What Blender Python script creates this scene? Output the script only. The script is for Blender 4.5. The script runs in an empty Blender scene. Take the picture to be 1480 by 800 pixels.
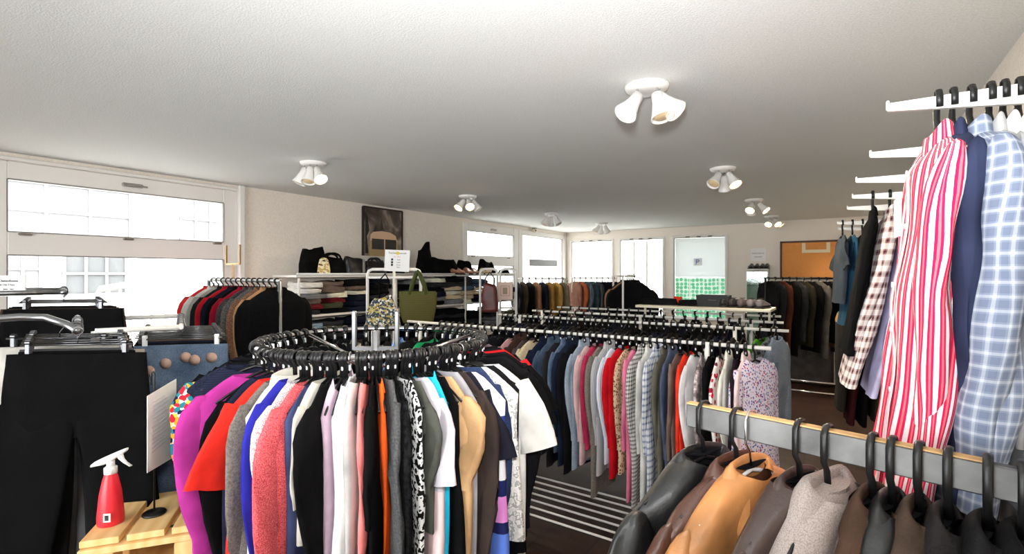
import bpy, math, random
from mathutils import Vector, noise
PI = math.pi
C = bpy.context.scene.collection
F = 720.0; HZ = 395.0; CX = 740.0; CAMZ = 1.70
YAW = math.radians(33.96); SN, CS = math.sin(YAW), math.cos(YAW)
CEIL = 2.56; LW = -4.95; RW = 0.52; FW = 9.4; BW = -2.2
# world: x = across the room (v), y = along the room (u), z up
def P(px, py, Z):
    X = (px - CX) / F * Z
    return Vector((CS * X - SN * Z, SN * X + CS * Z, CAMZ + (HZ - py) / F * Z))
def PV(px, py, v):
    k = (px - CX) / F
    return P(px, py, v / (CS * k - SN))
def PU(px, py, u):
    k = (px - CX) / F
    return P(px, py, u / (SN * k + CS))
def vat(px, u):
    k = (px - CX) / F
    return (CS * k * u - SN * u) / (CS + SN * k)
# ------------------------------------------------------------------ materials
def lin(c):
    return tuple(((x / 255) / 12.92 if x / 255 <= 0.04045 else ((x / 255 + 0.055) / 1.055) ** 2.4) for x in c) + (1,)
MC = {}
def base_mat(name, rough=0.8, metal=0.0, col=None, spec=0.3):
    m = bpy.data.materials.new(name); m.use_nodes = True
    b = m.node_tree.nodes['Principled BSDF']
    b.inputs['Roughness'].default_value = rough; b.inputs['Metallic'].default_value = metal
    b.inputs['Specular IOR Level'].default_value = spec
    if col is not None: b.inputs['Base Color'].default_value = lin(col)
    return m, m.node_tree, b
def nd(nt, t, **kw):
    n = nt.nodes.new(t)
    for k, v in kw.items():
        if k in n.inputs: n.inputs[k].default_value = v
        else: setattr(n, k, v)
    return n
def objco(nt): return nd(nt, 'ShaderNodeTexCoord').outputs['Object']
def ramp(nt, fac, stops, interp='LINEAR'):
    r = nd(nt, 'ShaderNodeValToRGB'); cr = r.color_ramp; cr.interpolation = interp
    while len(cr.elements) < len(stops): cr.elements.new(0.5)
    for e, (p, c) in zip(cr.elements, stops): e.position = p; e.color = lin(c)
    nt.links.new(fac, r.inputs['Fac']); return r.outputs['Color']
def mixc(nt, fac, a, b, mode='MIX'):
    n = nd(nt, 'ShaderNodeMix', data_type='RGBA', blend_type=mode)
    for s, v in ((0, fac), (6, a), (7, b)):
        if hasattr(v, 'links'): nt.links.new(v, n.inputs[s])
        else: n.inputs[s].default_value = v if s == 0 else lin(v)
    return n.outputs[2]
def bump(nt, b, scale, dist, strength=0.5, detail=3, vec=None):
    t = nd(nt, 'ShaderNodeTexNoise', Scale=scale, Detail=detail)
    nt.links.new(vec or objco(nt), t.inputs['Vector'])
    bp = nd(nt, 'ShaderNodeBump', Strength=strength, Distance=dist)
    nt.links.new(t.outputs['Fac'], bp.inputs['Height']); nt.links.new(bp.outputs['Normal'], b.inputs['Normal'])
    return t
def solid(name, col, rough=0.5, metal=0.0, spec=0.4):
    if name not in MC: MC[name] = base_mat(name, rough, metal, col, spec)[0]
    return MC[name]
def fabric(kind, *c, s=1.0):
    key = (kind, c, s)
    if key in MC: return MC[key]
    m, nt, b = base_mat('fabric_' + kind, 0.95, spec=0.06)
    L = nt.links
    co = objco(nt)
    if kind == 'plain':
        t = nd(nt, 'ShaderNodeTexNoise', Scale=9.0, Detail=4.0); L.new(co, t.inputs['Vector'])
        d = tuple(max(0, x * 0.86) for x in c[0]); e = tuple(min(255, x * 1.06 + 2) for x in c[0])
        out = ramp(nt, t.outputs['Fac'], [(0.3, d), (0.7, e)])
        bump(nt, b, 420, 0.0015, 0.35, vec=co)
    elif kind == 'heather':
        t = nd(nt, 'ShaderNodeTexNoise', Scale=160.0 * s, Detail=3.0); L.new(co, t.inputs['Vector'])
        out = ramp(nt, t.outputs['Fac'], [(0.38, c[0]), (0.6, c[1])])
        bump(nt, b, 300, 0.002, 0.5, vec=co)
    elif kind in ('vstripe', 'hstripe'):
        w = nd(nt, 'ShaderNodeTexWave', wave_type='BANDS', bands_direction='X' if kind == 'vstripe' else 'Z', Scale=s, Distortion=0.2)
        if kind == 'vstripe': co = nd(nt, 'ShaderNodeTexCoord').outputs['UV']
        w.inputs['Detail Scale'].default_value = 0.3
        L.new(co, w.inputs['Vector'])
        out = ramp(nt, w.outputs['Fac'], [(0.0, c[0]), (0.36, c[1])] + ([(0.92, c[2])] if len(c) > 2 else []), 'CONSTANT')
        bump(nt, b, 420, 0.0015, 0.3, vec=co)
    elif kind == 'plaid':
        fs = []
        co = nd(nt, 'ShaderNodeTexCoord').outputs['UV']
        for d in 'XY':
            w = nd(nt, 'ShaderNodeTexWave', wave_type='BANDS', bands_direction=d, Scale=s); L.new(co, w.inputs['Vector'])
            fs.append(ramp(nt, w.outputs['Fac'], [(0.0, c[0]), (0.48, c[0]), (0.56, c[1]), (0.86, c[1]), (0.92, c[2])]))
        out = mixc(nt, 0.5, fs[0], fs[1], 'MIX')
    elif kind in ('floral', 'dots'):
        v = nd(nt, 'ShaderNodeTexVoronoi', Scale=30.0 * s); L.new(co, v.inputs['Vector'])
        sp = nd(nt, 'ShaderNodeSeparateColor'); L.new(v.outputs['Color'], sp.inputs[0])
        n = len(c) - 1
        cc = ramp(nt, sp.outputs[0], [(i / n, c[i + 1]) for i in range(n)], 'CONSTANT')
        lt = nd(nt, 'ShaderNodeMath', operation='LESS_THAN'); L.new(v.outputs['Distance'], lt.inputs[0])
        lt.inputs[1].default_value = 0.8 if kind == 'floral' else 0.4
        out = mixc(nt, lt.outputs[0], c[0], cc)
    elif kind == 'denim':
        t = nd(nt, 'ShaderNodeTexNoise', Scale=6.0, Detail=5.0); L.new(co, t.inputs['Vector'])
        t2 = nd(nt, 'ShaderNodeTexNoise', Scale=260.0, Detail=2.0); L.new(co, t2.inputs['Vector'])
        a = ramp(nt, t.outputs['Fac'], [(0.32, c[0]), (0.7, c[1])])
        g = ramp(nt, t2.outputs['Fac'], [(0.3, (190, 190, 195)), (0.7, (255, 255, 255))])
        out = mixc(nt, 1.0, a, g, 'MULTIPLY')
    elif kind == 'leather':
        b.inputs['Roughness'].default_value = 0.42; b.inputs['Specular IOR Level'].default_value = 0.5
        t = nd(nt, 'ShaderNodeTexNoise', Scale=7.0, Detail=4.0); L.new(co, t.inputs['Vector'])
        d = tuple(x * 0.75 for x in c[0]); e = tuple(min(255, x * 1.15) for x in c[0])
        out = ramp(nt, t.outputs['Fac'], [(0.3, d), (0.7, e)])
        bump(nt, b, 55, 0.006, 0.35, 5, vec=co)
    elif kind == 'suede':
        t = nd(nt, 'ShaderNodeTexNoise', Scale=14.0, Detail=6.0); L.new(co, t.inputs['Vector'])
        out = ramp(nt, t.outputs['Fac'], [(0.3, tuple(x * 0.78 for x in c[0])), (0.7, tuple(min(255, x * 1.1) for x in c[0]))])
        bump(nt, b, 200, 0.002, 0.5, vec=co)
        b.inputs['Roughness'].default_value = 0.6
    elif kind == 'camo':
        t = nd(nt, 'ShaderNodeTexNoise', Scale=16.0 * s, Detail=2.0); L.new(co, t.inputs['Vector'])
        n = len(c)
        out = ramp(nt, t.outputs['Fac'], [(0.3 + 0.4 * i / n, x) for i, x in enumerate(c)], 'CONSTANT')
    elif kind == 'bands':       # horizontal colour blocks: c = ((drop_from_rail, colour), ...)
        sp = nd(nt, 'ShaderNodeSeparateXYZ'); L.new(co, sp.inputs[0])
        mp = nd(nt, 'ShaderNodeMath', operation='MULTIPLY'); L.new(sp.outputs['Z'], mp.inputs[0]); mp.inputs[1].default_value = -1.0
        out = ramp(nt, mp.outputs[0], list(c), 'CONSTANT')
        if s == 2: b.inputs['Roughness'].default_value = 0.36; b.inputs['Specular IOR Level'].default_value = 0.5; bump(nt, b, 55, 0.006, 0.35, 5, vec=co)
    L.new(out, b.inputs['Base Color'])
    MC[key] = m
    return m
BLACK = fabric('plain', (13, 13, 14)); BLACK2 = fabric('plain', (22, 22, 25)); NAVY = fabric('plain', (26, 30, 48))
M_HANG = solid('hanger_black_plastic', (14, 14, 15), 0.4); M_HANGW = solid('hanger_white_plastic', (235, 235, 235), 0.4)
M_CHROME = solid('chrome', (215, 215, 218), 0.16, 1.0); M_STEEL = solid('brushed_steel', (150, 152, 154), 0.35, 1.0)
M_WHITE = solid('white_enamel', (236, 234, 228), 0.4); M_CREAM = solid('cream_enamel', (224, 214, 190), 0.45)
M_BLKMET = solid('black_metal', (16, 16, 17), 0.4); M_PAPER = solid('paper', (240, 239, 236), 0.8)
M_TAG = solid('white_plastic_tag', (238, 238, 238), 0.5); M_INK = solid('ink', (40, 40, 42), 0.8)
M_BRASS = solid('brass_strip', (170, 140, 100), 0.4, 0.7)
# ------------------------------------------------------------------ mesh builder
class MB:
    def __init__(s): s.v = []; s.f = []
    def add(s, vs, fs):
        o = len(s.v); s.v += [tuple(x) for x in vs]; s.f += [tuple(i + o for i in f) for f in fs]; return s
    def box(s, c, d, rz=0.0, bev=0.0):
        hx, hy, hz = d[0] / 2, d[1] / 2, d[2] / 2; cz, sz = math.cos(rz), math.sin(rz)
        if bev <= 0:
            L = [(x, y, z) for x in (-hx, hx) for y in (-hy, hy) for z in (-hz, hz)]
            fs = [(0, 1, 3, 2), (4, 6, 7, 5), (0, 4, 5, 1), (2, 3, 7, 6), (0, 2, 6, 4), (1, 5, 7, 3)]
        else:
            L = []; b = min(bev, hx * .9, hy * .9, hz * .9)
            prof = [(-hx + b, -hy), (hx - b, -hy), (hx, -hy + b), (hx, hy - b), (hx - b, hy), (-hx + b, hy), (-hx, hy - b), (-hx, -hy + b)]
            for z, k in ((-hz, 1), (-hz + b, 0), (hz - b, 0), (hz, 1)):
                for x, y in prof:
                    L.append((x * (1 - k * b / hx), y * (1 - k * b / hy), z))
            fs = [tuple(range(7, -1, -1)), tuple(range(24, 32))]
            for r in range(3):
                for i in range(8): j = (i + 1) % 8; fs.append((r * 8 + i, r * 8 + j, r * 8 + 8 + j, r * 8 + 8 + i))
        return s.add([(c[0] + x * cz - y * sz, c[1] + x * sz + y * cz, c[2] + z) for x, y, z in L], fs)
    def loft(s, rings, cap0=True, cap1=True, closed=True):
        n = len(rings[0]); vs = [p for r in rings for p in r]; fs = []
        for r in range(len(rings) - 1):
            for i in range(n if closed else n - 1):
                j = (i + 1) % n; fs.append((r * n + i, r * n + j, (r + 1) * n + j, (r + 1) * n + i))
        if cap0: fs.append(tuple(range(n - 1, -1, -1)))
        if cap1: fs.append(tuple(range((len(rings) - 1) * n, len(rings) * n)))
        return s.add(vs, fs)
    def tube(s, pts, r, n=8, closed=False, flat=None):
        pts = [Vector(p) for p in pts]; rs = r if isinstance(r, (list, tuple)) else [r] * len(pts)
        rings = []; up = None
        for i, p in enumerate(pts):
            a = pts[i - 1] if (i > 0 or closed) else p; b = pts[(i + 1) % len(pts)] if (i < len(pts) - 1 or closed) else p
            t = (b - a).normalized()
            if up is None: up = Vector((0, 0, 1)) if abs(t.z) < 0.9 else Vector((0, 1, 0))
            sd = t.cross(up)
            if sd.length < 1e-4: sd = t.cross(Vector((1, 0, 0)))
            sd.normalize(); up = sd.cross(t).normalized()
            k = flat or 1.0
            rings.append([p + sd * (math.cos(2 * PI * q / n) * rs[i] * k) + up * (math.sin(2 * PI * q / n) * rs[i]) for q in range(n)])
        if closed: rings.append(rings[0]); return s.loft(rings, False, False)
        return s.loft(rings)
    def lathe(s, prof, c=(0, 0, 0), n=20, axis=None):
        ax = Vector(axis or (0, 0, 1)).normalized(); a = ax.orthogonal().normalized(); b = ax.cross(a); c = Vector(c)
        return s.loft([[c + ax * z + a * (math.cos(2 * PI * q / n) * r) + b * (math.sin(2 * PI * q / n) * r) for q in range(n)] for r, z in prof])
    def sphere(s, c, r, n=12, m=8, sq=(1, 1, 1)):
        c = Vector(c)
        return s.loft([[c + Vector((math.sin(PI * (i + .15) / (m + .3)) * math.cos(2 * PI * q / n) * r * sq[0], math.sin(PI * (i + .15) / (m + .3)) * math.sin(2 * PI * q / n) * r * sq[1], -math.cos(PI * (i + .15) / (m + .3)) * r * sq[2])) for q in range(n)] for i in range(m + 1)])
    def slab(s, pts, nrm, th):      # polygon extruded along nrm
        d = Vector(nrm).normalized() * th; return s.loft([[Vector(p) for p in pts], [Vector(p) + d for p in pts]])
    def mesh(s, name):
        me = bpy.data.meshes.new(name); me.from_pydata(s.v, [], s.f); me.update()
        return me
    def build(s, name, mat, parent=None, loc=(0, 0, 0), rz=0.0, smooth=False, sub=0, rot=None):
        o = bpy.data.objects.new(name, s.mesh(name)); C.objects.link(o)
        o.data.materials.append(mat); o.location = loc; o.rotation_euler = rot or (0, 0, rz)
        if parent: o.parent = parent
        if smooth: o.data.shade_smooth()
        if sub:
            md = o.modifiers.new('sub', 'SUBSURF'); md.levels = md.render_levels = sub
        return o
USED = {}
def tag(o, label, cat, group=None):
    n = len(label.split()); assert 4 <= n <= 16, label
    if group is None: assert label not in USED, label
    USED[label] = 1
    o['label'] = label; o['category'] = cat
    if group: o['group'] = group
    return o
def clothuv(o, n, per):      # cloth coordinates in metres: round the garment and down it
    me = o.data; uv = me.uv_layers.new(name='cloth')
    for p in me.polygons:
        ids = [me.loops[l].vertex_index for l in p.loop_indices]; qs = [i % n for i in ids]; wrap = max(qs) - min(qs) > 1
        for l, i, q in zip(p.loop_indices, ids, qs):
            uv.data[l].uv = ((n if wrap and q == 0 else q) / n * per, me.vertices[i].co.z)
def struct(o): o['kind'] = 'structure'; return o
def empty(name, loc, rz=0.0):
    o = bpy.data.objects.new(name, None); C.objects.link(o); o.location = loc; o.rotation_euler = (0, 0, rz); o.empty_display_size = .05; return o
def text(txt, size, mat, parent, loc, rot, align='LEFT', name='lettering'):
    cu = bpy.data.curves.new(name, 'FONT'); cu.body = txt; cu.size = size; cu.align_x = align; cu.extrude = 0.0006
    cu.materials.append(mat); t = bpy.data.objects.new(name, cu); C.objects.link(t); bpy.context.view_layer.update()
    me = bpy.data.meshes.new_from_object(t.evaluated_get(bpy.context.evaluated_depsgraph_get())); bpy.data.objects.remove(t); bpy.data.curves.remove(cu)
    o = bpy.data.objects.new(name, me); C.objects.link(o); o.parent = parent; o.location = loc; o.rotation_euler = rot; return o
def copy_tree(o, parent=None):
    c = o.copy(); C.objects.link(c)
    if parent: c.parent = parent
    for ch in list(o.children): copy_tree(ch, c)
    return c
# ------------------------------------------------------------------ room shell
def plaster(name, col, sc, dist, st=0.4):
    m, nt, b = base_mat(name, 0.9, 0, None, 0.15)
    t = bump(nt, b, sc, dist, st, 4)
    r = ramp(nt, t.outputs['Fac'], [(0.3, tuple(x * 0.95 for x in col)), (0.7, tuple(min(255, x * 1.02) for x in col))])
    nt.links.new(r, b.inputs['Base Color']); return m
M_CEIL = plaster('ceiling_plaster', (230, 232, 230), 150, 0.004, 0.45)
M_WALL = plaster('wall_plaster', (240, 231, 219), 90, 0.004)
M_FRAME = solid('window_frame_white', (232, 229, 224), 0.35)
def floor_mat():
    m, nt, b = base_mat('brown_floor_tile', 0.5, 0, None, 0.2)
    br = nd(nt, 'ShaderNodeTexBrick', offset=0.0, squash=1.0, Scale=1.0)
    br.inputs['Color1'].default_value = lin((66, 42, 32)); br.inputs['Color2'].default_value = lin((54, 34, 27)); br.inputs['Mortar'].default_value = lin((30, 22, 19))
    br.inputs['Mortar Size'].default_value = 0.006; br.inputs['Brick Width'].default_value = 0.33; br.inputs['Row Height'].default_value = 0.33
    nt.links.new(objco(nt), br.inputs['Vector'])
    t = nd(nt, 'ShaderNodeTexNoise', Scale=5.0, Detail=5.0); nt.links.new(objco(nt), t.inputs['Vector'])
    g = ramp(nt, t.outputs['Fac'], [(0.3, (170, 165, 160)), (0.7, (255, 250, 245))])
    nt.links.new(mixc(nt, 1.0, br.outputs['Color'], g, 'MULTIPLY'), b.inputs['Base Color']); return m
def glass_mat(name, tint=(255, 255, 255), gl=0.06):
    m = bpy.data.materials.new(name); m.use_nodes = True; nt = m.node_tree; nt.nodes.clear()
    o = nd(nt, 'ShaderNodeOutputMaterial'); mx = nd(nt, 'ShaderNodeMixShader'); mx.inputs[0].default_value = gl
    t = nd(nt, 'ShaderNodeBsdfTransparent'); t.inputs[0].default_value = lin(tint)
    g = nd(nt, 'ShaderNodeBsdfGlossy'); g.inputs['Roughness'].default_value = 0.05
    nt.links.new(t.outputs[0], mx.inputs[1]); nt.links.new(g.outputs[0], mx.inputs[2]); nt.links.new(mx.outputs[0], o.inputs[0]); return m
M_GLASS = glass_mat('window_glass'); M_CABGLASS = glass_mat('cabinet_glass', (228, 240, 236), 0.1)
struct(MB().box(((LW + RW) / 2, (BW + FW) / 2, -0.05), (RW - LW + .6, FW - BW + .6, 0.1)).build('floor', floor_mat()))
struct(MB().box(((LW + RW) / 2, (BW + FW) / 2, CEIL + 0.05), (RW - LW + .6, FW - BW + .6, 0.1)).build('ceiling', M_CEIL))
A0, A1, B0, B1, W0, W1 = 0.78, 2.53, 5.98, 9.37, 0.80, 2.50
wl = MB()
for a, b, z0, z1 in ((BW, A0, 0, CEIL), (A1, B0, 0, CEIL), (B1, FW + .2, 0, CEIL), (A0, A1, 0, W0), (A0, A1, W1, CEIL), (B0, B1, 0, W0), (B0, B1, W1, CEIL)):
    wl.box((LW - 0.1, (a + b) / 2, (z0 + z1) / 2), (0.2, b - a, z1 - z0))
struct(wl.build('wall_left', M_WALL))
struct(MB().box((RW + 0.1, (BW + FW) / 2, CEIL / 2), (0.2, FW - BW + .4, CEIL)).build('wall_right', M_WALL))
wb = MB(); b0, b1, bz0, bz1 = -3.4, -.4, .25, 2.42      # unseen glazed opening behind the camera, added to let in frontal fill light
for a, b, z0, z1 in ((LW - .2, b0, 0, CEIL), (b1, RW + .2, 0, CEIL), (b0, b1, 0, bz0), (b0, b1, bz1, CEIL)): wb.box(((a + b) / 2, BW - .1, (z0 + z1) / 2), (b - a, .2, z1 - z0))
struct(wb.build('wall_back', M_WALL))
sf = MB()
for x in (b0 + .03, -1.9, b1 - .03): sf.box((x, BW - .06, (bz0 + bz1) / 2), (.06, .08, bz1 - bz0))
for z in (bz0 + .03, bz1 - .03): sf.box(((b0 + b1) / 2, BW - .06, z), (b1 - b0, .08, .06))
sf = struct(sf.build('window_7', M_FRAME)); MB().box(((b0 + b1) / 2, BW - .07, (bz0 + bz1) / 2), (b1 - b0 - .02, .008, bz1 - bz0 - .02)).build('glass_pane', M_GLASS, sf)
fw = [(vat(822, FW) + .03, vat(887, FW)), (vat(894, FW), vat(961, FW)), (vat(971, FW), vat(1052, FW))]
FZ0, FZ1 = 0.85, 2.40
wf = MB(); xs = [LW] + [x for p in fw for x in p] + [RW]
for i in range(0, len(xs), 2): wf.box(((xs[i] + xs[i + 1]) / 2, FW + .1, CEIL / 2), (xs[i + 1] - xs[i], .2, CEIL))
for a, b in fw:
    wf.box(((a + b) / 2, FW + .1, FZ0 / 2), (b - a, .2, FZ0)); wf.box(((a + b) / 2, FW + .1, (FZ1 + CEIL) / 2), (b - a, .2, CEIL - FZ1))
struct(wf.build('wall_far', M_WALL))
vs0 = vat(1112, 9.2)
struct(MB().box(((vs0 + RW) / 2, 9.3, CEIL / 2), (RW - vs0, .2, CEIL)).build('wall_far_projection', M_WALL))
struct(MB().box((LW + .01, (A1 + B0) / 2, .05), (.02, B0 - A1, .1)).build('baseboard_left', M_FRAME))
# windows on the long wall: bars = (u0,u1,z0,z1)
def side_window(n, bars, panes, fit, depth=.09, proud=.02):
    w = MB()
    for a, b, c, d in bars: w.box((LW + proud - depth / 2, (a + b) / 2, (c + d) / 2), (depth, b - a, d - c), 0, .006)
    o = struct(w.build('window_%d' % n, M_FRAME))
    for a, b, c, d in panes:
        MB().box((LW - .04, (a + b) / 2, (c + d) / 2), (.008, b - a + .02, d - c + .02)).build('glass_pane', M_GLASS, o)
        g = MB(); q = LW + proud - .012     # dark gasket line round the pane
        for e, f, h, k in ((a - .006, a + .002, c, d), (b - .002, b + .006, c, d), (a, b, d - .002, d + .006), (a, b, c - .006, c + .002)):
            g.box((q, (e + f) / 2, (h + k) / 2), (.03, f - e, k - h))
        g.build('gasket', solid('gasket_grey', (120, 116, 112), .6), o)
    for u, z, s in fit:
        MB().box((LW + proud + .012, u, z), (.024, s, .022), 0, .006).build('hinge', solid('hinge_grey', (120, 112, 104), .4, .3), o)
    return o
a, b = .93, 2.40
side_window(1, [(A0, a, W0, W1), (b, A1, W0, W1), (a, b, 2.37, W1), (a, b, 1.83, 2.0), (a, b, W0, .9)], [(a, b, 2.0, 2.37), (a, b, .9, 1.83)], [(1.02, 1.985, .075), (1.64, 1.985, .075), (2.34, 1.985, .075)])
MB().box((LW + .035, 1.67, 2.43), (.03, .15, .03), 0, .008).box((LW + .055, 1.72, 2.425), (.012, .10, .014), 0, .004).build('window_handle', solid('handle_grey', (150, 146, 140), .35, .5), bpy.data.objects['window_1'])
struct(MB().box((LW + .03, A1 + .03, 1.28), (.06, .06, 2.56), 0, .01).build('trim_1', M_FRAME))
struct(MB().box((LW + .02, (A0 + A1) / 2, 2.515), (.045, A1 - A0 + .1, .03), 0, .006).build('trim_2', M_FRAME))
a, b = 6.07, 7.38
side_window(2, [(B0, a, W0, W1), (b, 7.53, W0, W1), (a, b, 2.37, W1), (a, b, 1.83, 1.99), (a, b, W0, .9)], [(a, b, 1.99, 2.37), (a, b, .9, 1.83)], [(6.2, 1.975, .08), (7.2, 1.975, .08)])
MB().box((LW + .035, 6.75, 2.43), (.03, .16, .03), 0, .008).build('window_handle', MC['handle_grey'], bpy.data.objects['window_2'])
side_window(3, [(7.54, 7.66, W0, W1), (9.2, B1, W0, W1), (7.66, 9.2, 2.41, W1), (7.66, 9.2, W0, .9)], [(7.66, 9.2, .9, 2.41)], [])
# windows on the far wall
def film_mat(name, col, tr=0.35, tex=None):
    m = bpy.data.materials.new(name); m.use_nodes = True; nt = m.node_tree; nt.nodes.clear()
    o = nd(nt, 'ShaderNodeOutputMaterial'); mx = nd(nt, 'ShaderNodeMixShader'); mx.inputs[0].default_value = .55
    t = nd(nt, 'ShaderNodeBsdfTranslucent'); d = nd(nt, 'ShaderNodeBsdfDiffuse')
    t.inputs[0].default_value = d.inputs[0].default_value = lin(col)
    nt.links.new(d.outputs[0], mx.inputs[1]); nt.links.new(t.outputs[0], mx.inputs[2]); nt.links.new(mx.outputs[0], o.inputs[0])
    if tex:
        v = nd(nt, 'ShaderNodeTexVoronoi', Scale=14.0); v.inputs['Randomness'].default_value = 0.25; nt.links.new(objco(nt), v.inputs['Vector'])
        w = nd(nt, 'ShaderNodeTexWave', wave_type='BANDS', bands_direction='X', Scale=.62, Distortion=.6); nt.links.new(objco(nt), w.inputs['Vector'])
        k = ramp(nt, w.outputs['Fac'], [(0.0, tex), (0.45, (200, 206, 200)), (.62, tex)], 'CONSTANT')
        lt = nd(nt, 'ShaderNodeMath', operation='LESS_THAN'); nt.links.new(v.outputs['Distance'], lt.inputs[0]); lt.inputs[1].default_value = .43
        c = mixc(nt, lt.outputs[0], (214, 217, 214), k); nt.links.new(c, t.inputs[0]); nt.links.new(c, d.inputs[0])
    return m
for i, (a, b) in enumerate(fw):
    w = MB(); t = .045
    for e, f, h, k in ((a, a + t, FZ0, FZ1), (b - t, b, FZ0, FZ1), (a + t, b - t, FZ1 - t, FZ1), (a + t, b - t, FZ0, FZ0 + t)):
        w.box(((e + f) / 2, FW + .03, (h + k) / 2), (f - e, .09, k - h), 0, .005)
    o = struct(w.build('window_%d' % (i + 4), M_FRAME))
    MB().box(((a + b) / 2, FW + .06, (FZ0 + FZ1) / 2), (b - a - .06, .008, FZ1 - FZ0 - .06)).build('glass_pane', M_GLASS, o)
    g = MB()
    for e, f, h, k in ((a + t - .004, a + t + .006, FZ0 + t, FZ1 - t), (a + t, b - t, FZ1 - t - .006, FZ1 - t + .004)): g.box(((e + f) / 2, FW - .01, (h + k) / 2), (f - e, .03, k - h))
    g.build('gasket', MC['gasket_grey'], o)
    for j in range(3):
        MB().box((a + (b - a) * (.3 + .2 * j), FW - .03, FZ1 - .03), (.07, .03, .02), 0, .005).build('hinge', MC['hinge_grey'], o)
    if i == 1:
        w = MB()
        for x in (a + (b - a) * .34, a + (b - a) * .62): w.box((x, FW + .03, 1.6), (.03, .05, 1.45))
        w.build('mullion', M_FRAME, o)
    if i == 2:
        MB().box(((a + b) / 2, FW + .045, 1.99), (b - a - .1, .004, .72)).build('frosted_film', film_mat('frosted_film', (212, 216, 216)), o)
        MB().box(((a + b) / 2, FW + .045, 1.26), (b - a - .1, .004, .735)).build('patterned_film', film_mat('patterned_film', (240, 244, 240), .35, (120, 182, 154)), o)
        q = PU(1008, 378, FW)
        s = MB().box((q.x, FW + .035, q.z), (.15, .005, .14)).build('parking_sticker', film_mat('sticker_white', (250, 250, 250)), o)
        text('P', .14, solid('sticker_blue', (70, 90, 150), .6), s, (q.x - .045, FW + .030, q.z - .05), (PI / 2, 0, 0))
# ------------------------------------------------------------------ outside
M_FAC = solid('facade_render', (235, 234, 230), .9)
fac = MB().box((-12.2, 3.5, 3), (.4, 22, 12)).build('facade_wall', M_FAC)
tag(fac, 'white rendered building across the street seen through the windows', 'building')
def facade_window(k, c, w, h, axis='x', lab=None):
    o = empty('facade_window', c)
    d = (.06, w, h) if axis == 'x' else (w, .06, h)
    MB().box((0, 0, 0), d).build('pane', solid('facade_glass', (82, 84, 85), .6) if k == 0 else solid('facade_glass_pale', (112, 114, 115), .6), o)
    f = MB(); t = .05
    for q in (-w / 2, -w / 6, w / 6, w / 2):
        f.box((.04 if axis == 'x' else q, q if axis == 'x' else -.04, 0), (.05, t, h + t) if axis == 'x' else (t, .05, h + t))
    for q in (-h / 2, 0, h / 2):
        f.box((.048 if axis == 'x' else 0, 0 if axis == 'x' else -.048, q), (.05, w + t, t) if axis == 'x' else (w + t, .05, t))
    f.build('frame', solid('facade_frame', (112, 112, 110), .6), o)
    return tag(o, lab, 'window')
q = PV(138, 395, -11.98); facade_window(0, q, .95, .8, 'x', 'grey casement window of the white building opposite, in the lower window opening')
for px, py, w, h, l in ((98, 308, 1.9, 1.0, 'wide faint window of the opposite building behind the transom pane'), (292, 318, .9, .9, 'narrow faint window of the opposite building at the transom pane end'), (18, 388, .7, .9, 'pale facade window just above the paper price sign')):
    facade_window(1, PV(px, py, -11.98), w, h, 'x', l)
far = MB().box((0, 16, 3), (24, .4, 12)).build('facade_wall', M_FAC); tag(far, 'pale building facing the far windows across the yard', 'building')
st = MB().box((-9, 4, -.12), (8.1, 26, .1)).box((2, 13.5, -.12), (14, 7.5, .1)).box((-2, -7, -.12), (16, 9, .1)).build('street', solid('asphalt', (196, 194, 190), .9)); struct(st)
# white garden chair on the terrace outside
def garden_chair():
    q = P(188, 411, 5.6); o = empty('garden_chair', (q.x, q.y, 0), math.radians(70)); Mw = solid('garden_plastic', (140, 142, 136), .4)
    o.scale = (1.15, 1.15, q.z / .9)
    MB().tube([(-.27, .22, .42), (-.31, .26, .75), (-.24, .27, .87), (0, .28, .9), (.24, .27, .87), (.31, .26, .75), (.27, .22, .42)], .022, 8).build('back_frame', Mw, o, smooth=True)
    w = MB()
    for i in range(5): x = -.16 + .08 * i; w.tube([(x, .22, .43), (x * 1.1, .27, .885)], .012, 6)
    w.build('back_slat', Mw, o, smooth=True)
    MB().box((0, 0, .42), (.5, .46, .03), 0, .012).build('seat', Mw, o)
    for sx in (-1, 1):
        MB().tube([(sx * .27, .24, .64), (sx * .31, 0, .65), (sx * .29, -.22, .63)], .02, 8, flat=1.4).build('armrest', Mw, o, smooth=True)
        for sy in (-1, 1): MB().tube([(sx * .25, sy * .2, .42), (sx * .28, sy * .25, 0)], [.022, .016], 8).build('leg', Mw, o, smooth=True)
    tag(o, 'white plastic garden chair outside the lower window', 'chair')
garden_chair()
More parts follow.
